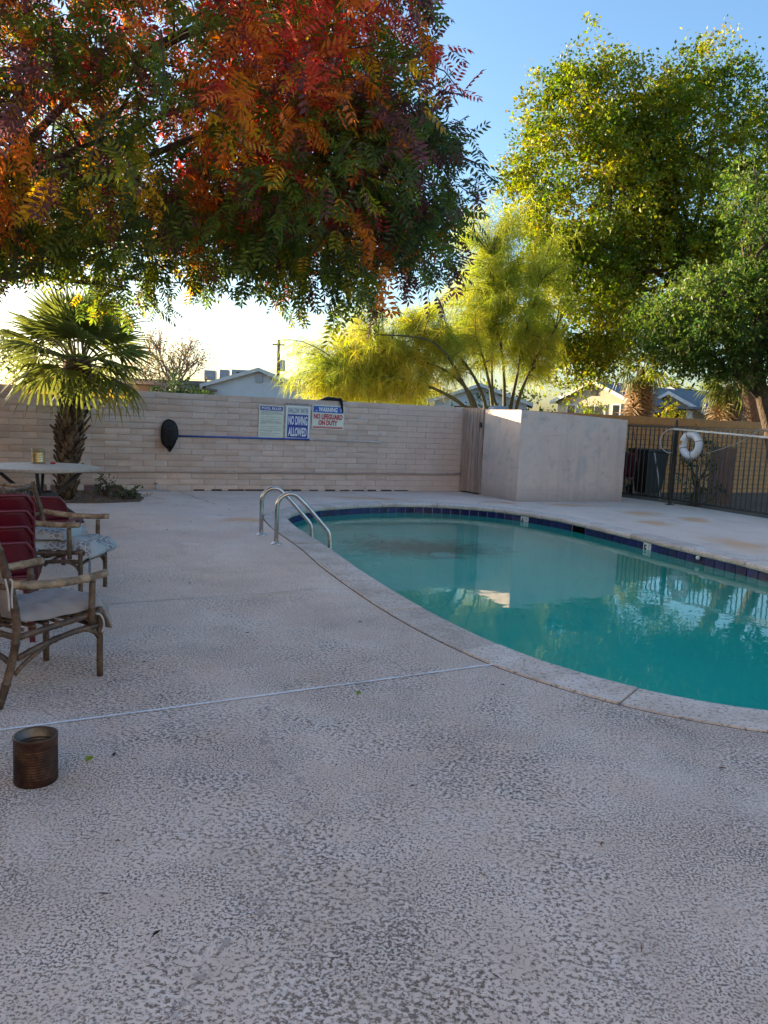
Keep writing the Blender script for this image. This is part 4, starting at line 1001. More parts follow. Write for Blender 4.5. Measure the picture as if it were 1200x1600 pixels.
# resin shell chairs
def resin_chair(name, label, loc, rz, mat, bh=0.60, group=None):
    t = thing(name, label, 'chair', loc, rz, group)
    w = .235
    seat = MB()
    def sf(u, v):
        x = -.20 + .43 * u; y = (v - .5) * 2 * w * (1 - .04 * u)
        z = .395 - .018 * math.sin(math.pi * u) * math.cos((v - .5) * math.pi) + .01 * u - (.03 * max(0, (u - .86) / .14) ** 2)
        return (x, y, z)
    seat.grid(sf, 10, 10); o = seat.build('seat', mat, t, smooth=True); sm = o.modifiers.new('thick', 'SOLIDIFY'); sm.thickness = .012
    back = MB()
    def bf(u, v):
        a = (v - .5) * 2; z = .39 + (bh - .39) * u
        rnd = .055 * max(0, (abs(a) - .82) / .18) ** 2 * (u > .5) * u
        return (-.20 - .075 * u + .075 * abs(a) ** 2.6, a * w * (1.03 - .0 * u), z - rnd)
    back.grid(bf, 8, 18); o = back.build('backrest', mat, t, smooth=True); sm = o.modifiers.new('thick', 'SOLIDIFY'); sm.thickness = .012
    lipp = [Vector(bf(1, v)) + Vector((-.006, 0, 0)) for v in np.linspace(0, 1, 15)]
    MB().tube([Vector(bf(.02, 0))] + [Vector(bf(.5, 0))] + lipp + [Vector(bf(.5, 1)), Vector(bf(.02, 1))], .011, 8).build('rolled_edge', mat, o, smooth=True)
    # skirt under the seat and legs
    for (sx, sy) in ((1, 1), (1, -1), (-1, 1), (-1, -1)):
        x0, y0 = (.205 if sx > 0 else -.185), sy * (w - .012); x1, y1 = x0 + sx * .055, y0 + sy * .03
        l = MB(); a = .038
        def ring_(x, y, z, k): return [(x - sx * k, y, z), (x, y, z), (x, y - sy * k, z), (x - sx * .008, y - sy * k, z), (x - sx * .008, y - sy * .008, z), (x - sx * k, y - sy * .008, z)]
        vs = ring_(x0, y0, .395, a * 1.25) + ring_((x0 + x1) / 2, (y0 + y1) / 2, .2, a) + ring_(x1, y1, 0, a * .8)
        fs = [(r * 6 + i, r * 6 + (i + 1) % 6, (r + 1) * 6 + (i + 1) % 6, (r + 1) * 6 + i) for r in range(2) for i in range(6)] + [(12, 13, 14, 15, 16, 17)]
        l.add(vs, fs); l.build('leg', mat, t)
    for sy in (1, -1):
        k = MB(); k.grid(lambda u, v: (-.19 + .40 * u, sy * (w - .004), .392 - (.035 + .05 * (abs(2 * u - 1) ** 3)) * v), 10, 2); o = k.build('skirt', mat, t, smooth=True)
        sm = o.modifiers.new('thick', 'SOLIDIFY'); sm.thickness = .006
    k = MB(); k.grid(lambda u, v: (-.198, (u - .5) * 2 * (w - .01), .392 - (.035 + .05 * (abs(2 * u - 1) ** 3)) * v), 10, 2); o = k.build('skirt', mat, t, smooth=True)
    sm = o.modifiers.new('thick', 'SOLIDIFY'); sm.thickness = .006
    return t
sf_ = math.atan2(.925, -.38)
sd_ = Vector((-.38, .925, 0)).normalized()
stack_labels = ['lowest maroon plastic chair of the stack beside the nearest armchair', 'second maroon plastic chair up in the stack', 'third maroon plastic chair up in the stack', 'topmost maroon plastic chair of the stack, its seat and back clear']
base = Vector((-2.36, 4.55, 0)); c0 = resin_chair('stacking_chair', stack_labels[0], tuple(base), sf_, M['maroon'], .60, 'stacked maroon chairs')
for i in range(1, 4):
    c_ = copy_tree(c0); c_.location = base + sd_ * (.042 * i) + Vector((0, 0, .088 * i)); c_['label'] = stack_labels[i]
c_ = copy_tree(c0); c_.location = (-3.06, 6.9, 0); c_.rotation_euler = (0, 0, R(92)); c_['label'] = 'single maroon plastic chair in front of the round table'; del c_['group']
resin_chair('stacking_chair', 'taller red plastic chair at the left picture edge by the table', (-4.28, 8.1, 0), R(70), M['red'], .78)
rc = resin_chair('stacking_chair', 'dark red plastic chair half hidden behind the fence and enclosure', (4.98, 16.35, 0), R(200), M['maroon'], .9)

# round table
tb = thing('round_table', 'round stone look patio table on dark splayed metal legs', 'table', (-4.08, 9.05, 0), 0.35)
MB().lathe([(0.0, .640), (.62, .640), (.648, .650), (.652, .664), (.645, .678), (.62, .683), (0.0, .684)], 48).build('tabletop', M['tabletop'], tb, smooth=True, sharp=50)
for k in range(4):
    a = k * math.pi / 2; ca, sa = math.cos(a), math.sin(a)
    path = catmull([(ca * .47, sa * .47, .635), (ca * .36, sa * .36, .53), (ca * .20, sa * .20, .385), (ca * .16, sa * .16, .31), (ca * .22, sa * .22, .22), (ca * .40, sa * .40, .085), (ca * .47, sa * .47, .0)], 4)
    MB().tube(path, .021, 8).build('leg', M['black_metal'], tb, smooth=True)
MB().lathe([(.15, .30), (.19, .30), (.19, .375), (.15, .375), (.15, .30)], 20).build('ring', M['black_metal'], tb)

def can_prof(r, h, ribs, z0=.03):
    out = [(r * .98, 0), (r, .004), (r, z0)]
    n = ribs; z1 = h - .035
    for i in range(n):
        za = z0 + (z1 - z0) * i / n; dz = (z1 - z0) / n
        out += [(r, za + dz * .1), (r - .0045, za + dz * .5), (r, za + dz * .9)]
    return out + [(r, h - .004), (r + .0015, h), (r - .0015, h)]
def can(name, label, loc, rad, h, outer, inner, ribs=11, roll=0):
    t = thing(name, label, 'can', loc, roll)
    p = can_prof(rad, h, ribs); MB().lathe(p, 36).build('shell', outer, t, smooth=True)
    MB().lathe([(r - .0022, max(z, .006)) for r, z in p][::-1] + [(0, .006)], 36).build('inside', inner, t, smooth=True)
    return t
can('rusty_can', 'open rusty ribbed tin can standing on the deck in the foreground', (-1.265, 2.74, 0), .0775, .178, M['rust'], M['tin_in'])
can('tin_can', 'shiny gold tin can standing on the round table', (-4.26, 9.40, .684), .079, .178, M['tin'], M['tin_in'], 4)
tag(MB().bbox((0, 0, .012), (.05, .035, .022), .005).build('bottle_cap', mat_simple('bright_red_plastic', (.55, .01, .02), None, 5, .4), loc=(-4.08, 9.40, .684)), 'tiny red cap lying on the round table beside the can', 'cap')

# ------------------------------------------------------------------ vegetation helpers
def unit(a): return a / np.maximum(np.linalg.norm(a, axis=-1, keepdims=True), 1e-9)
def kites(c, d, nrm, L_, W_, fold=0.12, droop=0.0):
    """folded leaf blades: centre c, long axis d, normal nrm (n,3); L_, W_ (n,)"""
    n = len(c); s = unit(np.cross(d, nrm)); L_ = L_[:, None]; W_ = W_[:, None]
    V = np.empty((n, 4, 3)); V[:, 0] = c - d * L_ * .5; V[:, 2] = c + d * L_ * .5 - nrm * L_ * droop
    V[:, 1] = c - d * L_ * .06 + s * W_ * .5 + nrm * W_ * fold; V[:, 3] = c - d * L_ * .06 - s * W_ * .5 + nrm * W_ * fold
    i = np.arange(n)[:, None] * 4
    F = np.concatenate([i + np.array([[0, 1, 2]]), i + np.array([[0, 2, 3]])], 0)
    return V.reshape(-1, 3), F
def rdir(n): return unit(rng.normal(size=(n, 3)))

def crown_leaves(lobes, leaf, asp, cl_r, per, pal, down=0.3, flat=.65):
    """lobes: (centre, radii, clumps). Returns V,F,pigment and clump centres"""
    Vs = []; Fs = []; Ps = []; o = 0; cs = []
    for (c, r, k) in lobes:
        u = rdir(k); rad = rng.uniform(.35, 1.0, k) ** .5; cc = np.array(c) + u * rad[:, None] * np.array(r) * (1 + .10 * rng.normal(size=(k, 1)))
        for j in range(k):
            m = int(per * rng.uniform(.5, 1.4)); rr = cl_r * rng.uniform(.6, 1.35)
            out = unit(cc[j] - np.array(c) + 1e-6)
            # sprays: several short twigs fanning from the clump centre, leaves along them
            nt = 6; td = unit(out * .5 + rng.normal(size=(nt, 3)) * .8 + np.array([0, 0, -.15])); ti = rng.integers(0, nt, m)
            tt = rng.uniform(.1, 1, m) ** .7
            p = cc[j] + td[ti] * (tt * rr * 1.25)[:, None] + rng.normal(size=(m, 3)) * rr * .20 * np.array([1, 1, flat])
            p[:, 2] -= tt ** 2 * rr * .25
            d = unit(td[ti] + rng.normal(size=(m, 3)) * .75 + np.array([0, 0, -down])); nrm = unit(rng.normal(size=(m, 3)) * .7 + np.array([0, 0, 1.0]))
            nrm = unit(nrm - d * (nrm * d).sum(1, keepdims=True))
            L_ = leaf * rng.uniform(.65, 1.3, m); V, F = kites(p, d, nrm, L_, L_ * asp)
            Vs.append(V); Fs.append(F + o); o += len(V)
            base = np.array(pal[rng.integers(len(pal))]); pg = base * rng.uniform(.75, 1.25, (m, 1)) * (1 + .12 * rng.normal(size=(m, 3))); Ps.append(np.repeat(np.clip(pg, .003, .9), 4, 0))
        cs.append(cc)
    return np.concatenate(Vs), np.concatenate(Fs), np.concatenate(Ps), np.concatenate(cs)

def limbs(mb, root, tips, r0, r1, sag=0.15, n=7, seg=6):
    for t in tips:
        root_ = Vector(root); t = Vector(t); mid = root_.lerp(t, .5) + Vector((random.uniform(-.2, .2), random.uniform(-.2, .2), (t - root_).length * sag))
        path = bez(root_, mid, t, n); path = [p + Vector((random.uniform(-.03, .03), random.uniform(-.03, .03), random.uniform(-.02, .02))) * (0 < i < n) for i, p in enumerate(path)]
        mb.tube(path, [r0 + (r1 - r0) * i / n for i in range(n + 1)], seg)

M['leaf_attr'] = mat_leaf('broad_leaf', attr='pigment', trans=.48, rough=.45)
M['thread_attr'] = mat_leaf('thread_leaf', attr='pigment', trans=.5, rough=.6)

def broad_tree(name, label, base, trunk_path, r0, lobes, leaf, asp, cl_r, per, pal, nl=26, group=None):
    t = thing(name, label, 'tree', base, 0, group); b = np.array(base)
    lobes = [(tuple(np.array(c) - b), r, k) for (c, r, k) in lobes]
    V, F, Pg, cs = crown_leaves(lobes, leaf, asp, cl_r, per, pal)
    tp = catmull([tuple(Vector(p) - Vector(base)) for p in trunk_path], 5); n = len(tp)
    mb = MB(); mb.tube(tp, [r0 * (1.25 if i == 0 else 1) * (1 - .55 * i / n) for i in range(n)], 12); mb.build('trunk', M['bark'], t, smooth=True)
    lm = MB(); k = 0
    for (c, r, _) in lobes:
        for _i in range(max(3, nl // len(lobes))):
            st = tp[random.randrange(int(n * .45), n)]; e = cs[rng.integers(len(cs))]
            near = cs[np.argsort(((cs - (np.array(c) + rdir(1)[0] * np.array(r) * .8)) ** 2).sum(1))[0]]
            limbs(lm, st, [near], r0 * .33, r0 * .06, .12)
    lm.build('branches', M['bark'], t, smooth=True)
    o = link('crown', mesh_np('crown', V, F, M['leaf_attr'], Pg), t); o['kind'] = 'stuff'
    return t

GREEN = [(.12, .16, .016), (.17, .20, .018), (.24, .235, .02), (.08, .12, .016)]
broad_tree('shade_tree', 'tall full green shade tree beyond the brown wall, its left side lit gold', (10.9, 22.8, -.03),
           [(10.9, 22.8, -.03), (10.6, 22.7, 2.2), (9.6, 22.6, 4.4), (7.9, 22.4, 6.3), (6.5, 22.2, 8.3), (5.7, 22.2, 10.2)], .26,
           [((5.15, 22, 8.3), (1.85, 2.0, 3.3), 250), ((5.15, 21.8, 4.75), (1.95, 1.7, 1.85), 190), ((8.6, 22.6, 8.6), (2.5, 2.4, 3.1), 300), ((7.8, 22.6, 5.7), (2.3, 1.8, 2.1), 150), ((6.6, 22.4, 9.4), (1.6, 1.8, 1.9), 60)], .105, .62, .55, 165, GREEN, 44)
broad_tree('shade_tree', 'low spreading green tree at the right edge, its trunk inside the fence', (8.05, 15.6, -.012),
           [(8.05, 15.6, -.012), (7.95, 15.6, .6), (7.72, 15.55, 1.4), (7.42, 15.5, 2.2), (7.2, 15.4, 3.0), (7.35, 15.4, 4.2), (7.5, 15.4, 5.4)], .17,
           [((6.75, 15.1, 3.55), (2.0, 1.5, 0.95), 260), ((7.9, 15.3, 5.7), (1.35, 1.2, 1.7), 130), ((8.6, 15.3, 4.0), (1.6, 1.5, 1.4), 90)], .085, .5, .36, 150, [(.075, .12, .022), (.10, .145, .025), (.06, .10, .02)], 30)

# palo verde: green stems and hanging thread leaves
def thread_tree(name, label, base, stems, twigs, per, pal, ln=(.25, .55), r0=.06, stem_extra=None):
    t = thing(name, label, 'tree', base); b = Vector(base); sm = MB(); ends = []
    for s in stems:
        path = catmull([tuple(Vector(p) - b) for p in s], 6); n = len(path); sm.tube(path, [r0 * (1 - .8 * i / n) for i in range(n)], 8); ends.append(path)
    sm.build('trunk', M['bark_green'], t, smooth=True)
    tw = MB(); Vs = []; Fs = []; Ps = []; o = 0
    for (c, r, k) in twigs:
        for j in range(k):
            u = rdir(1)[0]; tip = Vector(np.array(c) + u * rng.uniform(.15, 1.22) * np.array(r)) - b
            # start: nearest stem point to the tip, below it
            best = min((p for e in ends for p in e[len(e) // 3:]), key=lambda p: (p - tip).length + max(0, p.z - tip.z) * .5)
            mid = best.lerp(tip, .55) + Vector((0, 0, .25 * (tip - best).length))
            path = bez(best, mid, tip, 6)
            if j % 2 == 0: tw.tube(path, [.013 * (1 - .85 * i / 6) + .002 for i in range(7)], 4, cap=False)
            m = int(per * rng.uniform(.6, 1.4)); P_ = np.array(path); q = rng.uniform(.35, 1.0, m) * 6; i0 = np.minimum(q.astype(int), 5); f = (q - i0)[:, None]
            s0 = P_[i0] * (1 - f) + P_[i0 + 1] * f + rng.normal(size=(m, 3)) * .05
            ax = unit((P_[i0 + 1] - P_[i0]) * 2 + rng.normal(size=(m, 3)) * .55); L_ = rng.uniform(*ln, m)[:, None]
            d1 = unit(ax + np.array([0, 0, -.35])); d2 = unit(d1 + np.array([0, 0, -1.0])); p1 = s0 + d1 * L_ * .5; p2 = p1 + d2 * L_ * .5
            sd = unit(np.cross(d1, rdir(m))) * .0042
            V = np.stack([s0 - sd, s0 + sd, p1 - sd, p1 + sd, p2], 1).reshape(-1, 3); ii = np.arange(m)[:, None] * 5
            Fs.append(np.concatenate([ii + np.array([[0, 1, 3]]), ii + np.array([[0, 3, 2]]), ii + np.array([[2, 3, 4]])], 0) + o); Vs.append(V); o += len(V)
            pg = np.array(pal[rng.integers(len(pal))]) * rng.uniform(.8, 1.2, (m, 1)); Ps.append(np.repeat(pg, 5, 0))
    tw.build('twigs', M['bark_green'], t, smooth=True)['kind'] = 'stuff'
    ob = link('crown', mesh_np('crown', np.concatenate(Vs), np.concatenate(Fs), M['thread_attr'], np.concatenate(Ps)), t); ob['kind'] = 'stuff'
    return t
PVG = [(.33, .36, .045), (.37, .375, .05), (.25, .31, .045)]
thread_tree('palo_verde_tree', 'upright palo verde tree with slim green stems rising behind the stucco enclosure', (2.95, 19.0, -.03),
            [[(2.95, 19, -.03), (2.98, 19, 1.6), (3.1, 19, 2.6), (3.25, 19, 3.6), (3.5, 19, 4.8)], [(2.9, 19, -.03), (2.85, 19, 1.6), (2.75, 19, 2.8), (2.5, 19, 4.2), (2.3, 19, 5.4)], [(3.0, 19, -.03), (3.1, 18.9, 1.7), (3.45, 18.8, 2.9), (3.9, 18.7, 3.7)], [(2.9, 19, -.03), (2.75, 19.1, 1.5), (2.55, 19.2, 2.2), (2.5, 19.2, 3.4), (2.7, 19.2, 4.8)]],
            [((2.7, 19.3, 4.9), (1.65, 1.3, 2.0), 290), ((2.2, 19.2, 3.7), (1.6, 1.0, 1.1), 140), ((3.7, 19.2, 3.4), (.9, .8, .9), 60)], 60, PVG)
thread_tree('palo_verde_tree', 'weeping palo verde tree arching left over the block wall, glowing yellow', (2.3, 17.7, -.03),
            [[(2.3, 17.7, -.03), (2.25, 17.7, 1.5), (2.05, 17.7, 2.2), (1.5, 17.6, 2.9), (.6, 17.5, 3.4)], [(2.2, 17.7, -.03), (2.05, 17.65, 1.5), (1.75, 17.6, 2.15), (1.1, 17.5, 2.6), (.1, 17.4, 2.85)], [(2.35, 17.7, -.03), (2.4, 17.8, 1.6), (2.2, 17.8, 2.6), (1.9, 17.8, 3.4)], [(2.15, 17.7, -.03), (1.85, 17.6, 1.5), (1.3, 17.5, 2.0), (.3, 17.4, 2.3), (-.8, 17.3, 2.3)], [(2.2, 17.6, -.03), (1.95, 17.4, 1.5), (1.6, 17.2, 2.3), (.9, 17.0, 3.1), (-.3, 16.9, 3.2)]],
            [((-.2, 17.8, 2.8), (1.95, 1.1, 1.05), 330), ((-.9, 17.8, 2.1), (1.5, 1.0, .55), 150), ((1.2, 18.0, 3.3), (1.2, .9, .9), 110)], 60, PVG + [(.42, .38, .05)])

# fan palm
def frond_mesh(name, lp, lr, seed, mat_blade, mat_pet, nseg=24, droop=.25, stiff=0.0):
    rr = random.Random(seed); mb = MB()
    mb.cur = 1; mb.tube([(0, 0, 0), (lp * .5, 0, .02), (lp, 0, 0)], [.014, .010, .007], 5, cap=False); mb.cur = 0
    span = R(112)
    for k in range(nseg):
        a = -span + 2 * span * k / (nseg - 1) + rr.uniform(-.02, .02); L_ = lr * (1 - .28 * (abs(a) / span) ** 2) * rr.uniform(.9, 1.06)
        d = Vector((math.cos(a), math.sin(a), 0)); s = Vector((-math.sin(a), math.cos(a), 0)); da = span / (nseg - 1)
        cup = .20 * math.cos(a); o = Vector((lp, 0, 0)); kx = .48; w = math.tan(da) * L_ * kx * 1.02
        dr = droop * rr.uniform(.6, 1.5)
        def at_(t): return o + d * (L_ * t) + Vector((0, 0, -cup * L_ * t * t * .6 - dr * L_ * t ** 3 * (1 if t > .4 else .3)))
        c0, c1, c2, c3 = at_(.03), at_(kx), at_(.76), at_(1.0)
        mb.add([c0, c1 + s * w + Vector((0, 0, .006)), c1 - Vector((0, 0, .010)), c1 - s * w + Vector((0, 0, .006)), c2 + s * w * .5, c2 - s * w * .5, c3],
               [(0, 2, 1), (0, 3, 2), (1, 2, 4), (2, 3, 5), (2, 5, 4), (4, 5, 6)])
    return mb.mesh(name, [mat_blade, mat_pet])
M['frond'] = mat_leaf('palm_blade', (.13, .15, .035), .45, rnd=.2, rough=.4)
M['frond_yel'] = mat_leaf('yellowing_palm_blade', (.26, .19, .045), .4, rnd=.2)
M['petiole'] = mat_simple('palm_petiole', (.16, .16, .05), (.20, .13, .05), 8, .5)
PB_ = Vector((-4.72, 11.35, 0)); palm = thing('fan_palm', 'stout fan palm with a shaggy trunk in front of the block wall', 'palm tree', tuple(PB_))
def trunk_r(z): return .085 + .085 * min(1, z / .9) + (.09 * max(0, (z - 1.6) / .3) if z > 1.6 else 0) - (.10 * max(0, (z - 1.9) / .2))
def trunk_c(z): return Vector((.075 * z - .02 * math.sin(z * 2.2), 0, z))
zs = np.linspace(0, 2.08, 16); MB().tube([trunk_c(z) for z in zs], [trunk_r(z) * .8 for z in zs], 14).build('trunk', M['fibre'], palm, smooth=True)
boot_meshes = []
for k in range(4):
    rr = random.Random(k); w = .022 + .006 * rr.random(); L_ = .085 + .03 * rr.random()
    mb = MB(); mb.add([(-w, 0, 0), (w, 0, 0), (w * .95, .022, L_ * .5), (-w * .95, .022, L_ * .5), (-w * .6, .030, L_), (w * .5, .034, L_ * .96), (0, -.012, 0), (0, .004, L_ * .5), (0, .014, L_ * .95)],
                      [(0, 3, 7, 6), (1, 6, 7, 2), (3, 4, 8, 7), (2, 7, 8, 5), (0, 1, 2, 3), (3, 2, 5, 4)]); boot_meshes.append(mb.mesh('leaf_base', M['boot']))
NBT = 296
for i in range(NBT):
    z = .02 + 1.72 * (i / NBT) ** 1.0; a = i * 2.399963 + random.uniform(-.25, .25)
    if math.sin(a) > .45 and random.random() < .75: a = -a
    o = link('leaf_base', boot_meshes[i % 4], palm); r_ = trunk_r(z) * .84; c = trunk_c(z)
    o.location = c + Vector((math.cos(a) * r_, math.sin(a) * r_, 0))
    lean = random.uniform(.2, .6); o.rotation_euler = Euler((-lean, random.uniform(-.25, .25), a - math.pi / 2), 'XYZ'); s_ = random.uniform(.9, 1.5); o.scale = (s_, s_, s_ * random.uniform(.9, 1.35))
fb = MB()
for i in range(520):
    z = random.uniform(1.55, 1.98); a = random.uniform(0, 2 * math.pi); r_ = trunk_r(z) * random.uniform(.8, 1.0); c = trunk_c(z); d = Vector((math.cos(a), math.sin(a), 0)); p = c + d * r_
    e = p + d * random.uniform(.03, .13) + Vector((random.uniform(-.05, .05), random.uniform(-.05, .05), random.uniform(-.06, .10)))
    s = Vector((-d.y, d.x, 0)) * random.uniform(.004, .012); fb.add([p - s, p + s, e], [(0, 1, 2)])
o = fb.build('trunk_fibres', M['fibre'], palm); o['kind'] = 'stuff'
fms = [frond_mesh('frond', .46, .56, 1, M['frond'], M['petiole'], droop=.10), frond_mesh('frond', .50, .60, 2, M['frond'], M['petiole'], droop=.22), frond_mesh('frond', .42, .54, 3, M['frond'], M['petiole'], 22, .4)]
fdead = frond_mesh('frond', .45, .52, 9, M['frond_yel'], M['petiole'], 20, .5)
def put_frond(parent, me, c, az, el, roll=0, sc=1.0):
    o = link('frond', me, parent)
    q = Matrix.Rotation(az, 4, 'Z') @ Matrix.Rotation(-el, 4, 'Y') @ Matrix.Rotation(roll, 4, 'X')
    o.matrix_local = Matrix.Translation(c) @ q @ Matrix.Scale(sc, 4); return o
top_c = trunk_c(2.06)
for i in range(46):
    t = i / 45; az = i * 2.399963 + random.uniform(-.2, .2); el = R(84 - 112 * t ** 1.1 + random.uniform(-8, 8))
    me = fdead if (t > .93 and i % 2) else fms[0 if t < .35 else (1 if t < .7 else 2)]
    put_frond(palm, me, top_c + Vector((math.cos(az) * .07, math.sin(az) * .07, -.10 * t)), az, el, random.uniform(-.5, .5), random.uniform(1.02, 1.32) * (1 - .06 * (t > .75)))

# skirted fan palms far right
M['dry_frond'] = mat_leaf('dry_palm_blade', (.26, .175, .10), .3, rnd=.3, rough=.7)
def skirt_palm(label, base, h, r_, green):
    t = thing('skirted_palm', label, 'palm tree', base); MB().tube([(0, 0, 0), (.02, 0, h * .6), (0, 0, h)], [.22, .18, .15], 10).build('trunk', M['boot'], t, smooth=True)
    dm = frond_mesh('dead_frond', .3, .75, 21, M['dry_frond'], M['boot'], 16, .6)
    for i in range(58):
        az = i * 2.399963; z = h - .15 - (i / 58) * (h - 1.5)
        o = put_frond(t, dm, Vector((math.cos(az) * .12, math.sin(az) * .12, z)), az, R(random.uniform(-84, -62)), random.uniform(-.6, .6), r_ * random.uniform(.8, 1.2)); o.name = 'dead_frond'
    gm = frond_mesh('frond', .5, .75, 22, M['frond'], M['petiole'], 18, .6)
    for i in range(green):
        az = i * 2.399963; el = R(70 - 120 * i / green); put_frond(t, gm, Vector((0, 0, h)), az, el, random.uniform(-.4, .4), r_)
skirt_palm('palm with a thick brown skirt of dead fronds, hidden at the top by tree leaves', (7.95, 24.6, -.03), 3.3, .85, 14)
skirt_palm('shaggy palm with drooping yellow green fronds right of the pale house', (10.75, 24.6, -.03), 2.9, .85, 30)

# shrubs, hedge trees, bare tree beyond the walls
def bush(name, label, base, r, leaf, k, per, pal, cl_r=.3, group=None, cat='shrub'):
    t = thing(name, label, cat, base, 0, group); c = (0, 0, r[2] * .95)
    V, F, Pg, cs = crown_leaves([(c, r, k)], leaf, .55, cl_r, per, pal)
    lm = MB(); limbs(lm, (0, 0, 0), [tuple(x) for x in cs[:10]], .03 * r[2], .008, .1); lm.build('stems', M['bark'], t)
    o = link('foliage', mesh_np('foliage', V, F, M['leaf_attr'], Pg), t); o['kind'] = 'stuff'; return t
bush('round_shrub', 'bright yellow green round shrub above the brown wall', (8.0, 22.0, -.03), (.75, .7, 1.15), .09, 80, 60, [(.19, .20, .02), (.23, .22, .025)])
bush('leafy_shrub', 'small dark green shrub in front of the gabled house', (7.9, 30, -.03), (.75, .7, 1.2), .10, 50, 55, GREEN)
bush('dark_shrub', 'dark green bushy shrub beside the white house', (-7.3, 26, -.03), (1.0, .9, 1.35), .10, 90, 60, [(.035, .06, .022), (.03, .05, .02)])
bush('low_shrub', 'small bright green shrub at the corner of the white house', (-8.9, 37, -.03), (.8, .7, 1.3), .12, 40, 50, [(.10, .16, .03)])
bush('fence_vine', 'leafy green climber growing behind the life ring', (5.98, 14.62, -.012), (.34, .28, .80), .05, 42, 34, [(.035, .06, .018), (.05, .075, .02)], .16, cat='climber')
for i, (x, y, r, pal, lab) in enumerate([(-1.0, 60, (4, 3, 2.2), GREEN, 'distant green tree behind the weeping palo verde'), (6.4, 46, (3.0, 2.4, 1.9), GREEN, 'distant green tree left of the gabled house'), (-4.2, 56, (2.2, 2, 1.75), GREEN, 'distant green hedge tree at the right end of the white house'),
                                         (19.5, 52, (3.5, 3, 2.6), GREEN, 'distant green tree behind the far right houses'), (-20.5, 42, (4, 3, 2.6), [(.06, .08, .025)], 'distant green tree far left behind the fan palm'), (3.0, 52, (3.2, 2.4, 1.9), GREEN, 'distant green tree seen between the palo verde stems')]):
    bush('distant_tree', lab, (x, y, -.03), r, .22, 90, 60, pal, .8, 'distant trees along the horizon', 'tree')

bt = thing('bare_tree', 'half bare tree with pinkish brown twigs behind the block wall', 'tree', (-9.2, 34, -.03)); bm_ = MB(); tips = []
def grow(p, d, L_, r, lev):
    e = p + d * L_; m = p.lerp(e, .5) + Vector((random.uniform(-.06, .06), random.uniform(-.06, .06), 0)) * L_
    bm_.tube([p, m, e], [r, r * .85, r * .7], 5 if lev > 2 else 4, cap=False)
    if lev == 0: tips.append(e); return
    for _ in range(3 if lev > 1 else 4):
        nd_ = (d + Vector((random.gauss(0, .45), random.gauss(0, .45), random.gauss(.12, .3)))).normalized(); grow(e if _ else m, nd_, L_ * random.uniform(.62, .85), r * .62, lev - 1)
grow(Vector((0, 0, 0)), Vector((.03, 0, 1)), 1.55, .16, 5)
bm_.build('trunk', mat_simple('pinkish_bark', (.30, .20, .15), (.20, .13, .10), 6, .9), bt)
ta = np.array([tuple(t_) for t_ in tips]); ta = np.repeat(ta, 9, 0) + rng.normal(size=(len(ta) * 9, 3)) * .24; n = len(ta)
V, F = kites(ta, rdir(n), rdir(n), rng.uniform(.07, .13, n), rng.uniform(.04, .07, n)); pg = np.where(rng.random((n, 1)) < .45, np.array([[.10, .12, .03]]), np.array([[.28, .17, .10]])) * rng.uniform(.7, 1.2, (n, 1))
o = link('crown', mesh_np('crown', V, F, M['leaf_attr'], np.repeat(pg, 4, 0)), bt); o['kind'] = 'stuff'

# ------------------------------------------------------------------ houses and the street beyond
def gable_house(name, label, loc, rz, w, l, eave, peak, wall, roof, oh=.35, windows=(), cat='house', vent=True, peak_x=0.0):
    t = thing(name, label, cat, loc, rz); m_ = MB(); h = w / 2
    m_.add([(-h, 0, 0), (h, 0, 0), (h, l, 0), (-h, l, 0), (-h, 0, eave), (h, 0, eave), (h, l, eave), (-h, l, eave), (peak_x, 0, peak), (peak_x, l, peak)],
           [(0, 1, 5, 8, 4), (2, 3, 7, 9, 6), (1, 2, 6, 5), (3, 0, 4, 7)]); m_.build('wall', wall, t)
    for s in (-1, 1):
        sl = (peak - eave) / (h - s * peak_x); ex = s * (h + oh); ez = eave - oh * sl
        r = MB(); th = .12; y0, y1 = -oh, l + oh
        r.add([(peak_x, y0, peak + .02), (ex, y0, ez + .02), (ex, y1, ez + .02), (peak_x, y1, peak + .02), (peak_x, y0, peak + th + .02), (ex, y0, ez + th + .02), (ex, y1, ez + th + .02), (peak_x, y1, peak + th + .02)],
              [(0, 1, 2, 3), (7, 6, 5, 4), (4, 5, 1, 0), (5, 6, 2, 1), (6, 7, 3, 2), (7, 4, 0, 3)]); ro = r.build('roof', roof, t)
        f = MB(); f.add([(peak_x, y0 - .03, peak - .04), (ex, y0 - .03, ez - .04), (ex, y0 - .03, ez + th + .03), (peak_x, y0 - .03, peak + th + .03), (peak_x, y0 - .004, peak - .04), (ex, y0 - .004, ez - .04), (ex, y0 - .004, ez + th + .03), (peak_x, y0 - .004, peak + th + .03)],
                        [(0, 1, 2, 3), (7, 6, 5, 4), (0, 4, 5, 1), (2, 6, 7, 3), (1, 5, 6, 2)]); f.build('fascia', M['trimwhite'], ro)
    if vent: MB().box((peak_x, -.03, eave + (peak - eave) * .55), (.36, .06, .42)).build('gable_vent', M['vent'] if wall is M['housewhite'] else M['darkglass'], t)
    for (x, z, ww, wh, side) in windows:
        if side == 'f':
            f = MB().box((x, -.03, z), (ww + .16, .06, wh + .16)).build('window', M['trimwhite'], t); n = max(1, round(ww / .5))
            for k in range(n): MB().box((x - ww / 2 + (k + .5) * ww / n, -.065, z), (ww / n - .07, .02, wh)).build('pane', M['darkglass'], f)
        else:
            f = MB().box((side * (h + .03), x, z), (.06, ww + .16, wh + .16)).build('window', M['trimwhite'], t); MB().box((side * (h + .065), x, z), (.02, ww, wh)).build('pane', M['darkglass'], f)
    return t
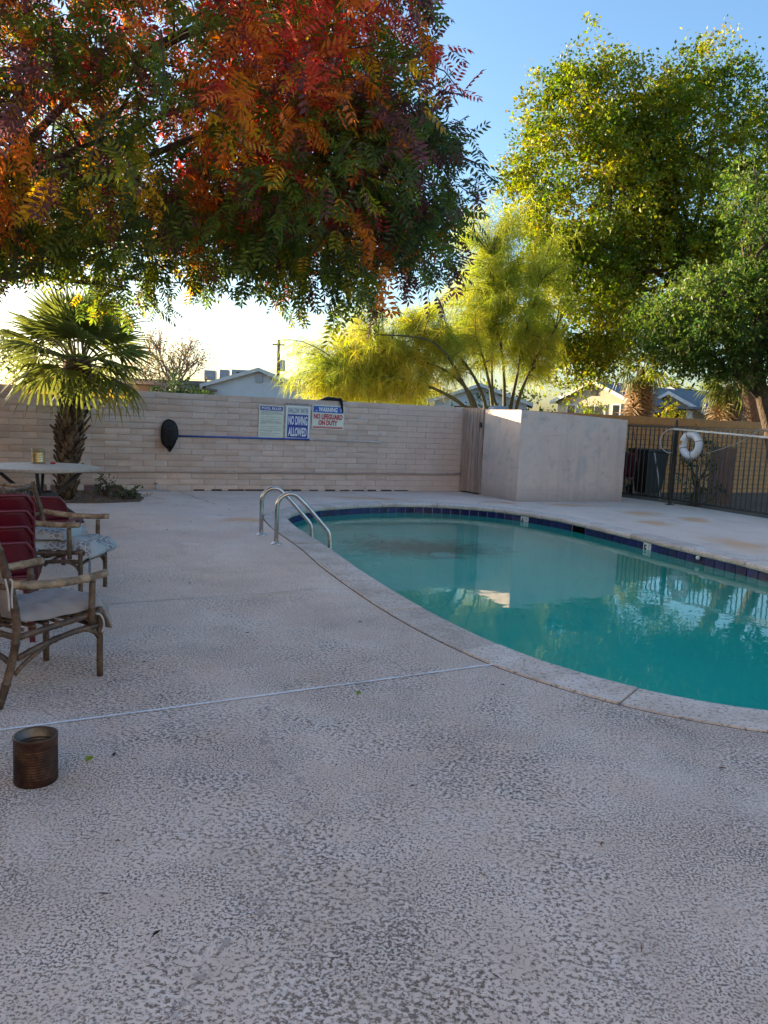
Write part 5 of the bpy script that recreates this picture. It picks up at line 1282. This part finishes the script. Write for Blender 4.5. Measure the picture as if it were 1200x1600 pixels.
hw = gable_house('white_house', 'white house with a shallow gable behind the block wall', (-6.95, 40, -.03), 0, 5.0, 9, 2.75, 3.62, M['housewhite'], M['roofbrown'], .25, [], 'house', True, .25)
# porch wing at its left
MB().box((-3.9, 1.2, 1.2), (1.6, 2.4, 2.4)).build('porch_wing', M['housewhite'], hw)
MB().box((-3.6, .6, 2.53), (3.4, 4.2, .10)).build('porch_roof', M['roofbrown'], hw)
w_ = MB().box((-4.2, -.03, 1.95), (.5, .06, .6)).build('window', M['trimwhite'], hw); MB().box((-4.2, -.07, 1.95), (.38, .02, .48)).build('pane', M['darkglass'], w_)
MB().box((-2.85, -.05, 1.9), (.5, .1, 1.0)).build('porch_opening', M['darkglass'], hw)
MB().add([(-3.4, -.2, 2.46), (-2.2, -.2, 2.46), (-2.6, -.3, 1.7), (-3.0, -.3, 1.7)], [(0, 1, 2, 3)]).build('awning', M['awning'], hw)
for i, (x, w, h, lab) in enumerate([(-9.9, .62, .5, 'leftmost grey rooftop cooler on the white house'), (-9.15, .5, .58, 'middle grey rooftop cooler on the white house'), (-8.3, .95, .62, 'rooftop cooler with a dark grille nearest the white gable')]):
    a = thing('rooftop_cooler', lab, 'cooler', (x, 43 + i * .2, 3.05), .1, 'coolers on the white house roof')
    MB().bbox((0, 0, .1 + h / 2), (w, .7, h), .03).build('cabinet', M['vent'], a); 
    MB().box((.05, -.36, .12 + h / 2), (w * .55, .02, h * .55)).build('grille', M['darkglass'] if i == 2 else M['vent'], a)
    for s in (-1, 1): MB().box((s * w * .4, 0, -.35), (.05, .6, .9)).build('leg', M['vent'], a)
MB_ = MB(); MB_.box((0, 0, 2.55), (3.4, 7, .1)); 
low = thing('low_roof', 'long low flat roof just left of the white house', 'building', (-12.1, 44, -.03)); MB().box((0, 0, 1.4), (4.4, 6, 2.8)).build('wall', M['housewhite'], low); MB().box((.4, 0, 2.9), (6.0, 6.6, .2)).build('roof', M['roofbrown'], low)
shed = thing('dark_shed', 'small dark timber shed roof showing over the wall by the palm', 'shed', (-5.45, 17.2, -.03)); MB().box((0, 0, .9), (.55, .8, 1.8)).build('wall', M['polewood'], shed); MB().box((0, 0, 1.99), (.8, 1.1, .06)).build('roof', M['roofbrown'], shed); MB().box((0, -.42, 1.86), (.55, .04, .14)).build('beam', M['polewood'], shed)
tag(MB().box((0, 0, .9), (1.9, .06, 1.80)).build('pale_panel_fence', M['lowwall'], loc=(-5.75, 16.2, -.03)), 'pale panel fence showing just above the block wall beside the palm', 'fence').rotation_euler = (0, 0, R(8))
gable_house('cream_house', 'cream stucco house with a gable and grey shingle roof beyond the brown wall', (10.55, 40, -.03), R(-48), 4.4, 11, 2.75, 3.72, M['housecream'], M['roofgrey'], .3, [(.1, 2.15, 1.15, .75, 'f'), (1.35, 2.15, .4, .9, 'f'), (-1.3, 2.1, .5, .9, 'f'), (2.5, 1.9, .8, .9, 1), (6, 1.9, .8, .9, 1)])
gable_house('grey_house', 'grey roofed house with a white gable behind the round yellow shrub', (18.2, 50, -.03), R(-46), 5.0, 10, 2.9, 4.1, M['housewhite'], M['roofgrey'], .4, [(-.8, 2.2, .8, .9, 'f'), (.9, 2.2, .8, .9, 'f')])
gp = gable_house('porch_house', 'small pale house with a hipped grey porch roof and columns', (14.9, 41, -.03), R(-44), 3.2, 8, 2.55, 3.35, M['housecream'], M['roofgrey'], .4, [(.2, 2.0, .9, .8, 'f')], vent=False)
for x in (-1.4, 1.4): MB().box((x, -.9, 1.25), (.25, .25, 2.5)).build('column', M['trimwhite'], gp)
MB().box((0, -.7, 2.62), (3.7, 1.5, .12)).build('porch_roof', M['roofgrey'], gp)
gable_house('blue_house', 'pale blue house with a grey roof at the far right edge', (17.6, 34, -.03), R(-20), 4.4, 10, 2.5, 3.6, M['housewhite'], M['roofgrey'], .4, [(-.9, 1.9, .9, .9, 'f'), (.9, 1.9, .9, .9, 'f')])
gable_house('grey_house', 'grey house mostly hidden behind the upright palo verde stems', (5.2, 44, -.03), R(-10), 5.2, 8, 2.6, 3.5, M['housewhite'], M['roofgrey'], .35, [(-1, 1.9, 1, .9, 'f'), (1.2, 1.9, 1, .9, 'f')])

up = thing('utility_pole', 'tall wooden utility pole with a transformer behind the white house', 'utility pole', (-8.62, 60, -.03))
MB().tube([(0, 0, 0), (.02, 0, 7.1)], [.16, .11], 10).build('pole', M['polewood'], up, smooth=True)
MB().lathe([(0, 0), (.2, 0), (.22, .1), (.22, .75), (.14, .85), (0, .87)], 14, (.34, 0, 4.75)).build('transformer', M['vent'], up, smooth=True)
MB().box((0, 0, 6.75), (.9, .1, .1)).build('crossarm', M['polewood'], up)
up2 = thing('utility_pole', 'thin distant utility pole right of the white house', 'utility pole', (-12.0, 104, -.03))
MB().tube([(0, 0, 0), (.02, 0, 7.0)], [.16, .12], 8).build('pole', M['polewood'], up2, smooth=True); MB().box((0, 0, 6.2), (1.3, .1, .1)).build('crossarm', M['polewood'], up2)
for i, (a, b, sag, lab) in enumerate([((-8.6, 60, 3.9), (2, 40, 3.4), .6, 'lower service wire from the utility pole toward the palo verde'), ((-8.6, 60, 4.1), (-13.5, 42, 3.2), .4, 'service wire sagging left from the utility pole to the white house'), ((-8.6, 60, 6.8), (-40, 75, 6.8), 1.2, 'upper power line running left from the utility pole'), ((-8.6, 60, 3.6), (-12, 104, 6.0), 1.0, 'power line running back to the distant pole')]):
    a, b = Vector(a), Vector(b); tag(MB().tube(bez(a, a.lerp(b, .5) - Vector((0, 0, sag)), b, 10), .011, 4).build('overhead_wire', M['wire']), lab, 'wire')

# ------------------------------------------------------------------ planting bed by the palm
bed = MB(); bp_ = [(-5.6, 10.9), (-4.75, 10.98), (-4.2, 11.15), (-3.70, 11.55), (-3.78, 12.0), (-4.30, 12.95), (-6.6, 12.05), (-6.9, 11.2)]
bed.prism(bp_, .002, .02); struct(bed.build('planting_bed', M['soil']))
for i, (x, y, a) in enumerate([(-4.45, 12.55, 20), (-4.75, 12.42, 26), (-5.2, 12.2, 24), (-5.5, 12.1, 20)]):
    o = tag(MB().bbox((0, 0, .06), (.26, .11, .12), .008).build('edging_brick', M['brick'], loc=(x, y, .018)), ['edging brick nearest the tap, at the back of the planting bed', 'second edging brick along the back of the planting bed', 'dark edging brick just right of the palm trunk', 'edging brick hidden close behind the palm trunk'][i], 'brick', 'bricks edging the bed'); o.rotation_euler = (0, 0, R(a))
bush('bed_plant', 'small leafy weed in the planting bed, nearer the palm', (-4.35, 11.95, .018), (.16, .14, .17), .05, 14, 14, [(.06, .10, .04), (.08, .12, .05)], .08, cat='plant')
bush('bed_plant', 'low spreading weed in the planting bed, nearer the deck', (-3.98, 11.75, .018), (.20, .16, .10), .05, 16, 14, [(.05, .09, .03), (.07, .11, .04)], .08, cat='plant')
# fallen leaves
n = 900; p = np.stack([rng.uniform(-6.2, -3.75, n), rng.uniform(11.0, 12.5, n), np.full(n, .026)], 1)
ok = (p[:, 1] < 11.05 + .55 * (p[:, 0] + 6.9) / 1.0 * .0 + 12.6 + .36 * (p[:, 0] + 4.3)) & (p[:, 1] > 11.05 + np.clip((p[:, 0] + 4.3) * .9, 0, 1)); p = p[ok]; n = len(p)
p[:, 2] += rng.uniform(0, .015, n)
V, F = kites(p, unit(rng.normal(size=(n, 3)) * [1, 1, .2]), unit(rng.normal(size=(n, 3)) * .35 + [0, 0, 1]), rng.uniform(.03, .07, n), rng.uniform(.012, .03, n), .2)
pg = np.array([[.22, .14, .08], [.30, .20, .12], [.12, .07, .045], [.34, .25, .17]])[rng.integers(0, 4, n)] * rng.uniform(.7, 1.2, (n, 1))
o = link('leaf_litter', mesh_np('leaf_litter', V, F, M['leaf_attr'], np.repeat(pg, 4, 0))); o['kind'] = 'stuff'; o['label'] = 'dry brown leaf litter covering the planting bed'; o['category'] = 'leaf litter'
n = 420; p = np.stack([rng.uniform(-3.2, 2.2, n), rng.uniform(1.4, 12.5, n), np.full(n, .008)], 1)
d2 = np.array([((INNER - q[:2]) ** 2).sum(1).min() for q in p]); from_in = np.array([np.dot(q[:2] - INNER[np.argmin(((INNER - q[:2]) ** 2).sum(1))], NRM[np.argmin(((INNER - q[:2]) ** 2).sum(1))]) for q in p])
p = p[from_in > .05]; n = len(p); L_ = rng.uniform(.006, .042, n)
V, F = kites(p, unit(rng.normal(size=(n, 3)) * [1, 1, .08]), unit(rng.normal(size=(n, 3)) * .3 + [0, 0, 1]), L_, L_ * rng.uniform(.08, .4, n), .3)
pg = np.array([[.05, .03, .02], [.16, .08, .04], [.03, .02, .015], [.20, .12, .07]])[rng.integers(0, 4, n)]
o = link('deck_litter', mesh_np('deck_litter', V, F, M['leaf_attr'], np.repeat(pg, 4, 0))); o['kind'] = 'stuff'; o['label'] = 'scattered dry leaf bits and twigs on the deck'; o['category'] = 'litter'
for (x, y, lab) in [(-1.13, 2.91, 'small green leaf on the deck beside the rusty can'), (-.09, 3.77, 'small yellow green leaf lying on the deck near the white joint')]:
    V, F = kites(np.array([[0, 0, .01]]), unit(np.array([[.3, 1, .1]])), unit(np.array([[.2, 0, 1.]])), np.array([.05]), np.array([.03]), .3)
    o = link('fallen_leaf', mesh_np('fallen_leaf', V, F, M['leaf_attr'], np.tile([[.22, .30, .03]], (4, 1)))); o.location = (x, y, 0); tag(o, lab, 'leaf')

# ------------------------------------------------------------------ the red-leaved tree overhead
PIG = {'green': (.10, .15, .025), 'dark': (.065, .10, .035), 'lime': (.24, .25, .025), 'yellow': (.56, .34, .03), 'orange': (.56, .18, .04), 'red': (.52, .08, .06), 'purple': (.15, .065, .07)}
LM = {k: mat_leaf('pistache_leaf_' + k, v, .5, rnd=.22) for k, v in PIG.items()}
def compound_leaf():
    """unit pinnate leaf along +x, length 1; returns V (n,3), F (m,3)"""
    rr = np.random.default_rng(11); cs = []; ds = []; Ls = []
    npair = 5
    for i in range(npair):
        x = .22 + .68 * i / (npair - 1)
        for s in (-1, 1):
            a = s * R(rr.uniform(52, 68)); L_ = .34 * (1 - .25 * abs(i / (npair - 1) - .4)) * rr.uniform(.9, 1.1); d = np.array([math.cos(a), math.sin(a), -.22 + rr.uniform(-.12, .12)]); d /= np.linalg.norm(d)
            cs.append(np.array([x + rr.uniform(-.015, .015), 0, -.10 * x * x]) + d * L_ * .52); ds.append(d); Ls.append(L_)
    if True:
        d = np.array([1, 0.15, -.3]); d /= np.linalg.norm(d); cs.append(np.array([.92, 0, -.09]) + d * .14); ds.append(d); Ls.append(.28)
    cs, ds, Ls = np.array(cs), np.array(ds), np.array(Ls); n = len(cs)
    nr = unit(np.array([[0, 0, 1.0]]) + rr.normal(size=(n, 3)) * .25); nr = unit(nr - ds * (nr * ds).sum(1, keepdims=True))
    # six-point lanceolate blade
    s = unit(np.cross(ds, nr)); W_ = Ls * .33; V = []; F = []
    for i in range(n):
        o = len(V); b = cs[i] - ds[i] * Ls[i] * .5
        V += [b, b + ds[i] * Ls[i] * .35 + s[i] * W_[i] * .5 + nr[i] * W_[i] * .12, b + ds[i] * Ls[i] * .68 + s[i] * W_[i] * .36 + nr[i] * W_[i] * .08 - nr[i] * Ls[i] * .03, b + ds[i] * Ls[i] - nr[i] * Ls[i] * .10,
              b + ds[i] * Ls[i] * .68 - s[i] * W_[i] * .36 + nr[i] * W_[i] * .08 - nr[i] * Ls[i] * .03, b + ds[i] * Ls[i] * .35 - s[i] * W_[i] * .5 + nr[i] * W_[i] * .12]
        F += [(o, o + 1, o + 3), (o + 1, o + 2, o + 3), (o, o + 3, o + 5), (o + 5, o + 3, o + 4)]
    o = len(V); V += [np.array([0, .006, 0]), np.array([0, -.006, 0]), np.array([.92, -.004, -.085]), np.array([.92, .004, -.085])]; F += [(o, o + 1, o + 2), (o, o + 2, o + 3)]
    return np.array(V), np.array(F)
CLV, CLF = compound_leaf()
TB = np.array([-4.75, 7.6, 0.0])
pis = thing('autumn_tree', 'broad tree with red, orange and green autumn leaves hanging in from the left', 'tree', tuple(TB))
CC = np.array([-2.5, 6.6, 4.5]); CR = np.array([2.75, 2.5, 2.3])
def pig_class(p):
    """pigment by place in the crown: green low and inside, orange and red towards the upper right, dark on the right fringe"""
    x, y, z = p; n1 = math.sin(x * 2.1 + 1.3) * math.cos(z * 2.6 + y) + .6 * math.sin(x * 4.7 - z * 3.1 + y * 2)
    hgt = (z - 2.3) / 2.2 + .22 * n1; u = rng.random()
    if x > -.25 and z < 3.9: return 'dark' if u < .55 else ('green' if u < .75 else ('purple' if u < .93 else 'orange'))
    if hgt < .42: return 'green' if u < .45 else ('dark' if u < .70 else ('lime' if u < .84 else ('yellow' if u < .95 else 'purple')))
    if hgt < .70:
        if x > -1.7 or n1 > .5: return 'orange' if u < .42 else ('yellow' if u < .56 else ('red' if u < .66 else ('green' if u < .9 else 'purple')))
        return 'purple' if u < .32 else ('green' if u < .56 else ('dark' if u < .80 else ('orange' if u < .92 else 'yellow')))
    if x > -1.5: return 'red' if u < .40 else ('orange' if u < .64 else ('yellow' if u < .68 else ('purple' if u < .82 else 'green')))
    return 'purple' if u < .26 else ('red' if u < .36 else ('orange' if u < .54 else ('green' if u < .78 else ('dark' if u < .92 else 'lime'))))
leaves = []; twig_mb = MB(); tips = []
NTW = 2150
u = rdir(NTW); rad = rng.uniform(.22, 1.0, NTW) ** .45
pos = CC + u * rad[:, None] * CR * (1 + .07 * rng.normal(size=(NTW, 1)))
keep_ = pos[:, 0] < .30 - (pos[:, 2] - 4.0) * .32
pos[:250] = np.array([-.55, 6.4, 3.25]) + u[:250] * (rad[:250, None] * np.array([1.05, 1.1, .85]))
gapn = lambda p: math.sin(p[0] * 3.3 + .4) * math.sin(p[2] * 3.1 + 1.0) * math.cos(p[1] * 1.1)
for i in range(NTW):
    p = pos[i]
    if (i >= 250 and not keep_[i]) or p[2] > 6.2 or gapn(p) > (.60 if p[2] > 3.6 else .75): continue
    out = unit(p - CC + np.array([0, 0, .4])); d = unit(out * .8 + rng.normal(size=3) * .55 + np.array([0, 0, -.35])); L_ = rng.uniform(.30, .60)
    q0 = p; q1 = p + d * L_ * .5; q2 = q1 + unit(d + np.array([0, 0, -.55])) * L_ * .5
    if q2[2] < 2.32 + .12 * math.sin(p[0] * 3): continue
    if i % 2 == 0: twig_mb.tube([Vector(q0 - TB), Vector(q1 - TB), Vector(q2 - TB)], [.007, .005, .003], 4, cap=False)
    cls0 = pig_class(p); m = int(rng.integers(9, 15))
    for k in range(m):
        t = (k + .5) / m; b = (1 - t) ** 2 * q0 + 2 * t * (1 - t) * q1 + t * t * q2
        ld = unit(d * .45 + rng.normal(size=3) * .75 + np.array([0, 0, -.45])); nn = unit(rng.normal(size=3) * .55 + np.array([0, 0, 1.0])); nn = unit(nn - ld * ld.dot(nn)); s = np.cross(nn, ld)
        leaves.append((b, ld, s, nn, rng.uniform(.15, .25), cls0 if rng.random() < .72 else pig_class(b)))
# feathery overhang on the right and bottom fringe
camp = np.array([0, 0, 1.4])
order = sorted(range(len(leaves)), key=lambda i: np.linalg.norm(leaves[i][0] - camp) + (5 if (leaves[i][0][0] < -.5 * leaves[i][0][1] - .1 or leaves[i][0][2] > 1.4 + .56 * leaves[i][0][1]) else 0))
single = set(order[:300])
lmesh = {k: mesh_np('leaf', CLV, CLF, LM[k]) for k in PIG}
for i in order[:300]:
    b, ld, s, nn, L_, c = leaves[i]; o = link('leaf', lmesh[c], pis)
    o.matrix_local = Matrix(((ld[0] * L_, s[0] * L_, nn[0] * L_, b[0] - TB[0]), (ld[1] * L_, s[1] * L_, nn[1] * L_, b[1] - TB[1]), (ld[2] * L_, s[2] * L_, nn[2] * L_, b[2] - TB[2]), (0, 0, 0, 1)))
rest_i = order[300:]; Bs = np.array([leaves[i][0] for i in rest_i]) - TB
RM = np.array([np.stack([leaves[i][1], leaves[i][2], leaves[i][3]], 1) * leaves[i][4] for i in rest_i])
V = (np.einsum('nij,kj->nki', RM, CLV) + Bs[:, None]).reshape(-1, 3); F = (np.arange(len(rest_i))[:, None, None] * len(CLV) + CLF[None]).reshape(-1, 3)
pg = np.array([PIG[leaves[i][5]] for i in rest_i]) * rng.uniform(.75, 1.25, (len(rest_i), 1)); pg = np.repeat(pg, len(CLV), 0) * rng.uniform(.85, 1.15, (len(V), 1))
o = link('crown', mesh_np('crown', V, F, M['leaf_attr'], pg), pis); o['kind'] = 'stuff'
twig_mb.build('twigs', M['bark_dark'], pis)['kind'] = 'stuff'
tk = MB(); tk.tube(catmull([(0, 0, 0), (.05, .05, 1.0), (.1, 0, 1.9), (.25, -.1, 2.7)], 5), [.19 - .004 * i for i in range(16)], 12); tk.build('trunk', M['bark'], pis, smooth=True)
br = MB()
for (tip, r_) in [((2.0, .6, 2.62), .06), ((3.6, .1, 3.1), .055), ((3.2, -1.4, 4.3), .06), ((1.6, -1.8, 4.1), .055), ((2.2, 1.3, 4.9), .06), ((.2, -2, 4.6), .05), ((-.8, .6, 5.2), .05), ((4.3, -.4, 4.2), .05), ((4.6, .5, 3.4), .045), ((1.2, -1.0, 2.9), .05), ((2.7, -1.9, 3.3), .045), ((3.9, 1.0, 5.2), .045)]:
    limbs(br, (.2, -.08, 2.5), [tip], r_, .014, .12, 9, 7)
    for _ in range(5):
        e = Vector(tip) + Vector((random.gauss(0, .5), random.gauss(0, .5), random.gauss(.1, .35))); e.z = max(e.z, 2.75); limbs(br, Vector((.2, -.08, 2.5)).lerp(Vector(tip), random.uniform(.6, .95)) + Vector((0, 0, .1)), [e], .016, .005, .05, 5, 5)
br.build('branches', M['bark_dark'], pis, smooth=True)
# berry clusters
berry = mat_simple('crimson_berries', (.20, .012, .025), (.11, .008, .016), 40, .5)
bcl = MB()
for i in range(60):
    a = random.uniform(0, 6.28); z = -random.uniform(0, .16); r_ = (.055 * (1 - abs(z + .06) / .16)) * random.uniform(.3, 1); c = Vector((math.cos(a) * r_, math.sin(a) * r_, z)); s = .006
    bcl.add([c + Vector(v) * s for v in ((1, 0, 0), (0, 1, 0), (-1, 0, 0), (0, -1, 0), (0, 0, 1), (0, 0, -1))], [(0, 1, 4), (1, 2, 4), (2, 3, 4), (3, 0, 4), (1, 0, 5), (2, 1, 5), (3, 2, 5), (0, 3, 5)])
bme = bcl.mesh('berry_cluster', berry)
cand = [i for i in order[:2500] if leaves[i][0][1] > 3]
for i in random.sample(cand, 34):
    o = link('berry_cluster', bme, pis); o.location = Vector(leaves[i][0] - TB) + Vector((0, 0, -.05)); s_ = random.uniform(.8, 1.5); o.scale = (s_, s_, s_)
